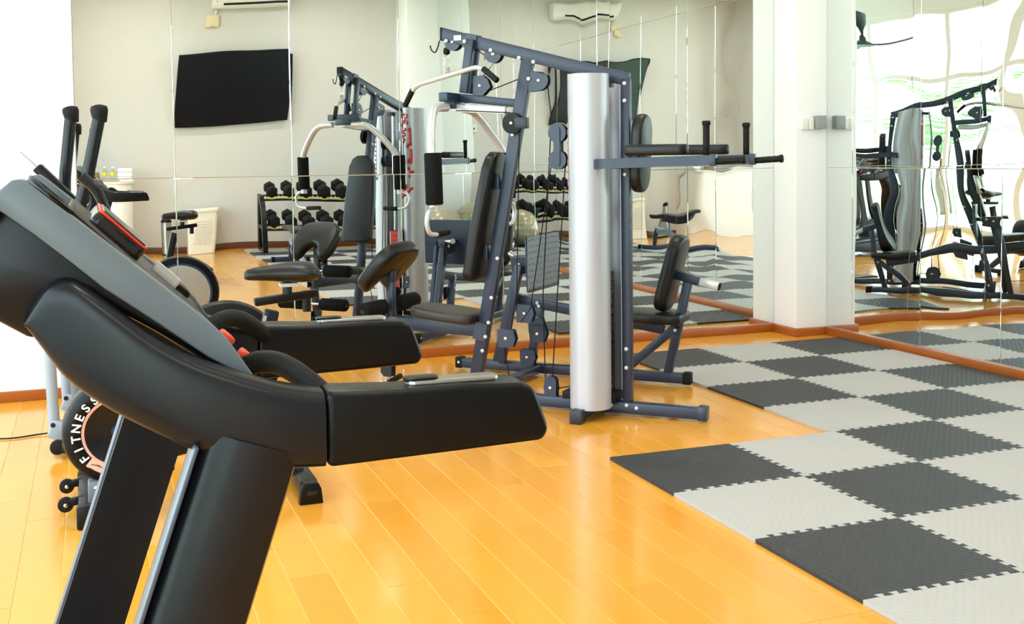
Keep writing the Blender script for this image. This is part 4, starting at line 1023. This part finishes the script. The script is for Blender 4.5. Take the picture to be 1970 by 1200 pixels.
def dumbbell(x, y, z, sc, lab, tilt, saddle_parent):
    t = thing('dumbbell', lab, 'dumbbell', (x, y, z), 0, 'black hexagonal dumbbells on the rack'); t.rotation_euler = (tilt, 0, 0); t.scale = (sc, sc, sc)
    for s in (-1, 1):
        h = MB(); pts = lambda r, yy: [V3((r * math.cos(PI / 3 * k + PI / 6), yy, r * math.sin(PI / 3 * k + PI / 6))) for k in range(6)]
        h.loft([pts(.055, s * .065), pts(.076, s * .08), pts(.078, s * .145), pts(.058, s * .165)]); h.build('head', 'rubber', t, bevel=.006)
    MB().cyl((0, -.07, 0), (0, .07, 0), .016, n=12).build('handle', 'chrome', t)
ordn = ('first', 'second', 'third', 'fourth', 'fifth', 'sixth', 'seventh', 'eighth', 'ninth', 'tenth')
for ti, (z, yf, tl) in enumerate(TIERS):
    for k in range(8):
        x = RX0 + .15 + (RX1 - RX0 - .30) * k / 7; sc = (1.2 + .04 * k) if ti else (1.3 + .02 * k)
        zz_ = z + .0145 + .035 + .078 * sc
        dumbbell(1.24 + x, -6.72 + yf - .015, zz_, sc, 'black hexagonal dumbbell, %s from the basket end of the %s tier' % (ordn[k], ('lower', 'upper')[ti]), -.22, rk)
        c = V3((x, yf + .128, z - .005)); sd_ = [c + V3((.115 * math.cos(a), 0, .052 + .062 * math.sin(a))) for a in [math.radians(q) for q in (200, 225, 247, 270, 293, 315, 340)]]
        sd_ = sd_ + [p + V3((0, 0, .018)) for p in sd_[::-1]]
        MB().prism(sd_, (0, .012, 0)).build('saddle_edge', 'yellow', rk)

# exercise balls in the corner
for (x, y, r, lab) in ((2.68, -6.36, .335, 'large grey exercise ball in the corner beside the dumbbell rack'), (2.70, -5.66, .315, 'smaller grey exercise ball against the side mirror'), (2.06, -5.80, .27, 'smallest grey exercise ball in front of the rack end')):
    t = thing('exercise_ball', lab, 'ball', (x, y, .0145), 0, 'grey exercise balls')
    prf = [(.0, -1.0)] 
    MB().sphere((0, 0, r * .985), r, (1, 1, .985), 36, 20).build('ball_skin', 'ball', t, ang=80)
    MB().lathe([(.010, 0), (.012, .004), (.004, .006)], (0, r * .96, r * 1.22), (0, .95, .25), 10).build('plug', 'palegrey', t)
    for k in range(5):
        zz_ = (-.5 + .25 * k) * r; rr = math.sqrt(r * r - zz_ * zz_) + .001
        MB().tube([V3((rr * math.cos(a), rr * math.sin(a), r * .985 + zz_ * .985)) for a in [2 * PI * q / 36 for q in range(37)]], .003, 5).build('ridge', 'ball', t)

# adjustable bench behind the camera
bh = thing('weight_bench', 'adjustable weight bench with dark flat pads on the foam mat', 'bench', (.30, -4.45, .0155), -PI / 2)
for (a, b, z, nm) in ((-.75, -.12, .46, 'back_pad'), (-.10, .26, .455, 'seat_pad'), ):
    MB().prism(put(rrect(b - a, .27, .04), ((a + b) / 2, 0, z), (1, 0, 0), (0, 1, 0)), (0, 0, .055)).build(nm, 'vinyl', bh, bevel=.016, seg=3, ang=50)
MB().beam((-.70, 0, .43), (.22, 0, .42), .05, .05, (0, 1, 0)).build('pad_rail', 'navy', bh, bevel=.005)
MB().beam((-.72, 0, .07), (.38, 0, .30), .05, .06, (0, 1, 0)).build('lower_rail', 'palegrey', bh, bevel=.005)
for k in range(6):
    MB().prism([V3((-.30 + .08 * k, -.025, .185 + .0167 * k)), V3((-.25 + .08 * k, -.025, .195 + .0167 * k)), V3((-.305 + .08 * k, -.025, .235 + .0167 * k))], (0, .05, 0)).build('ladder_tooth', 'palegrey', bh)
MB().beam((.0, 0, .21), (.02, 0, .42), .045, .045, (0, 1, 0)).build('support_post', 'palegrey', bh, bevel=.004)
MB().beam((.34, 0, .30), (.40, 0, .03), .05, .05, (0, 1, 0)).build('rear_leg', 'navy', bh, bevel=.004)
for x, L in ((-.72, .30), (.40, .24)):
    MB().beam((x, -L, .035), (x, L, .035), .06, .06, (1, 0, 0)).build('foot_bar', 'navy', bh, bevel=.006)
    for s in (-1, 1): MB().box((x, s * L, .035), (.072, .05, .07)).build('foot_cap', 'silver' if x < 0 else 'rubber', bh, bevel=.008)
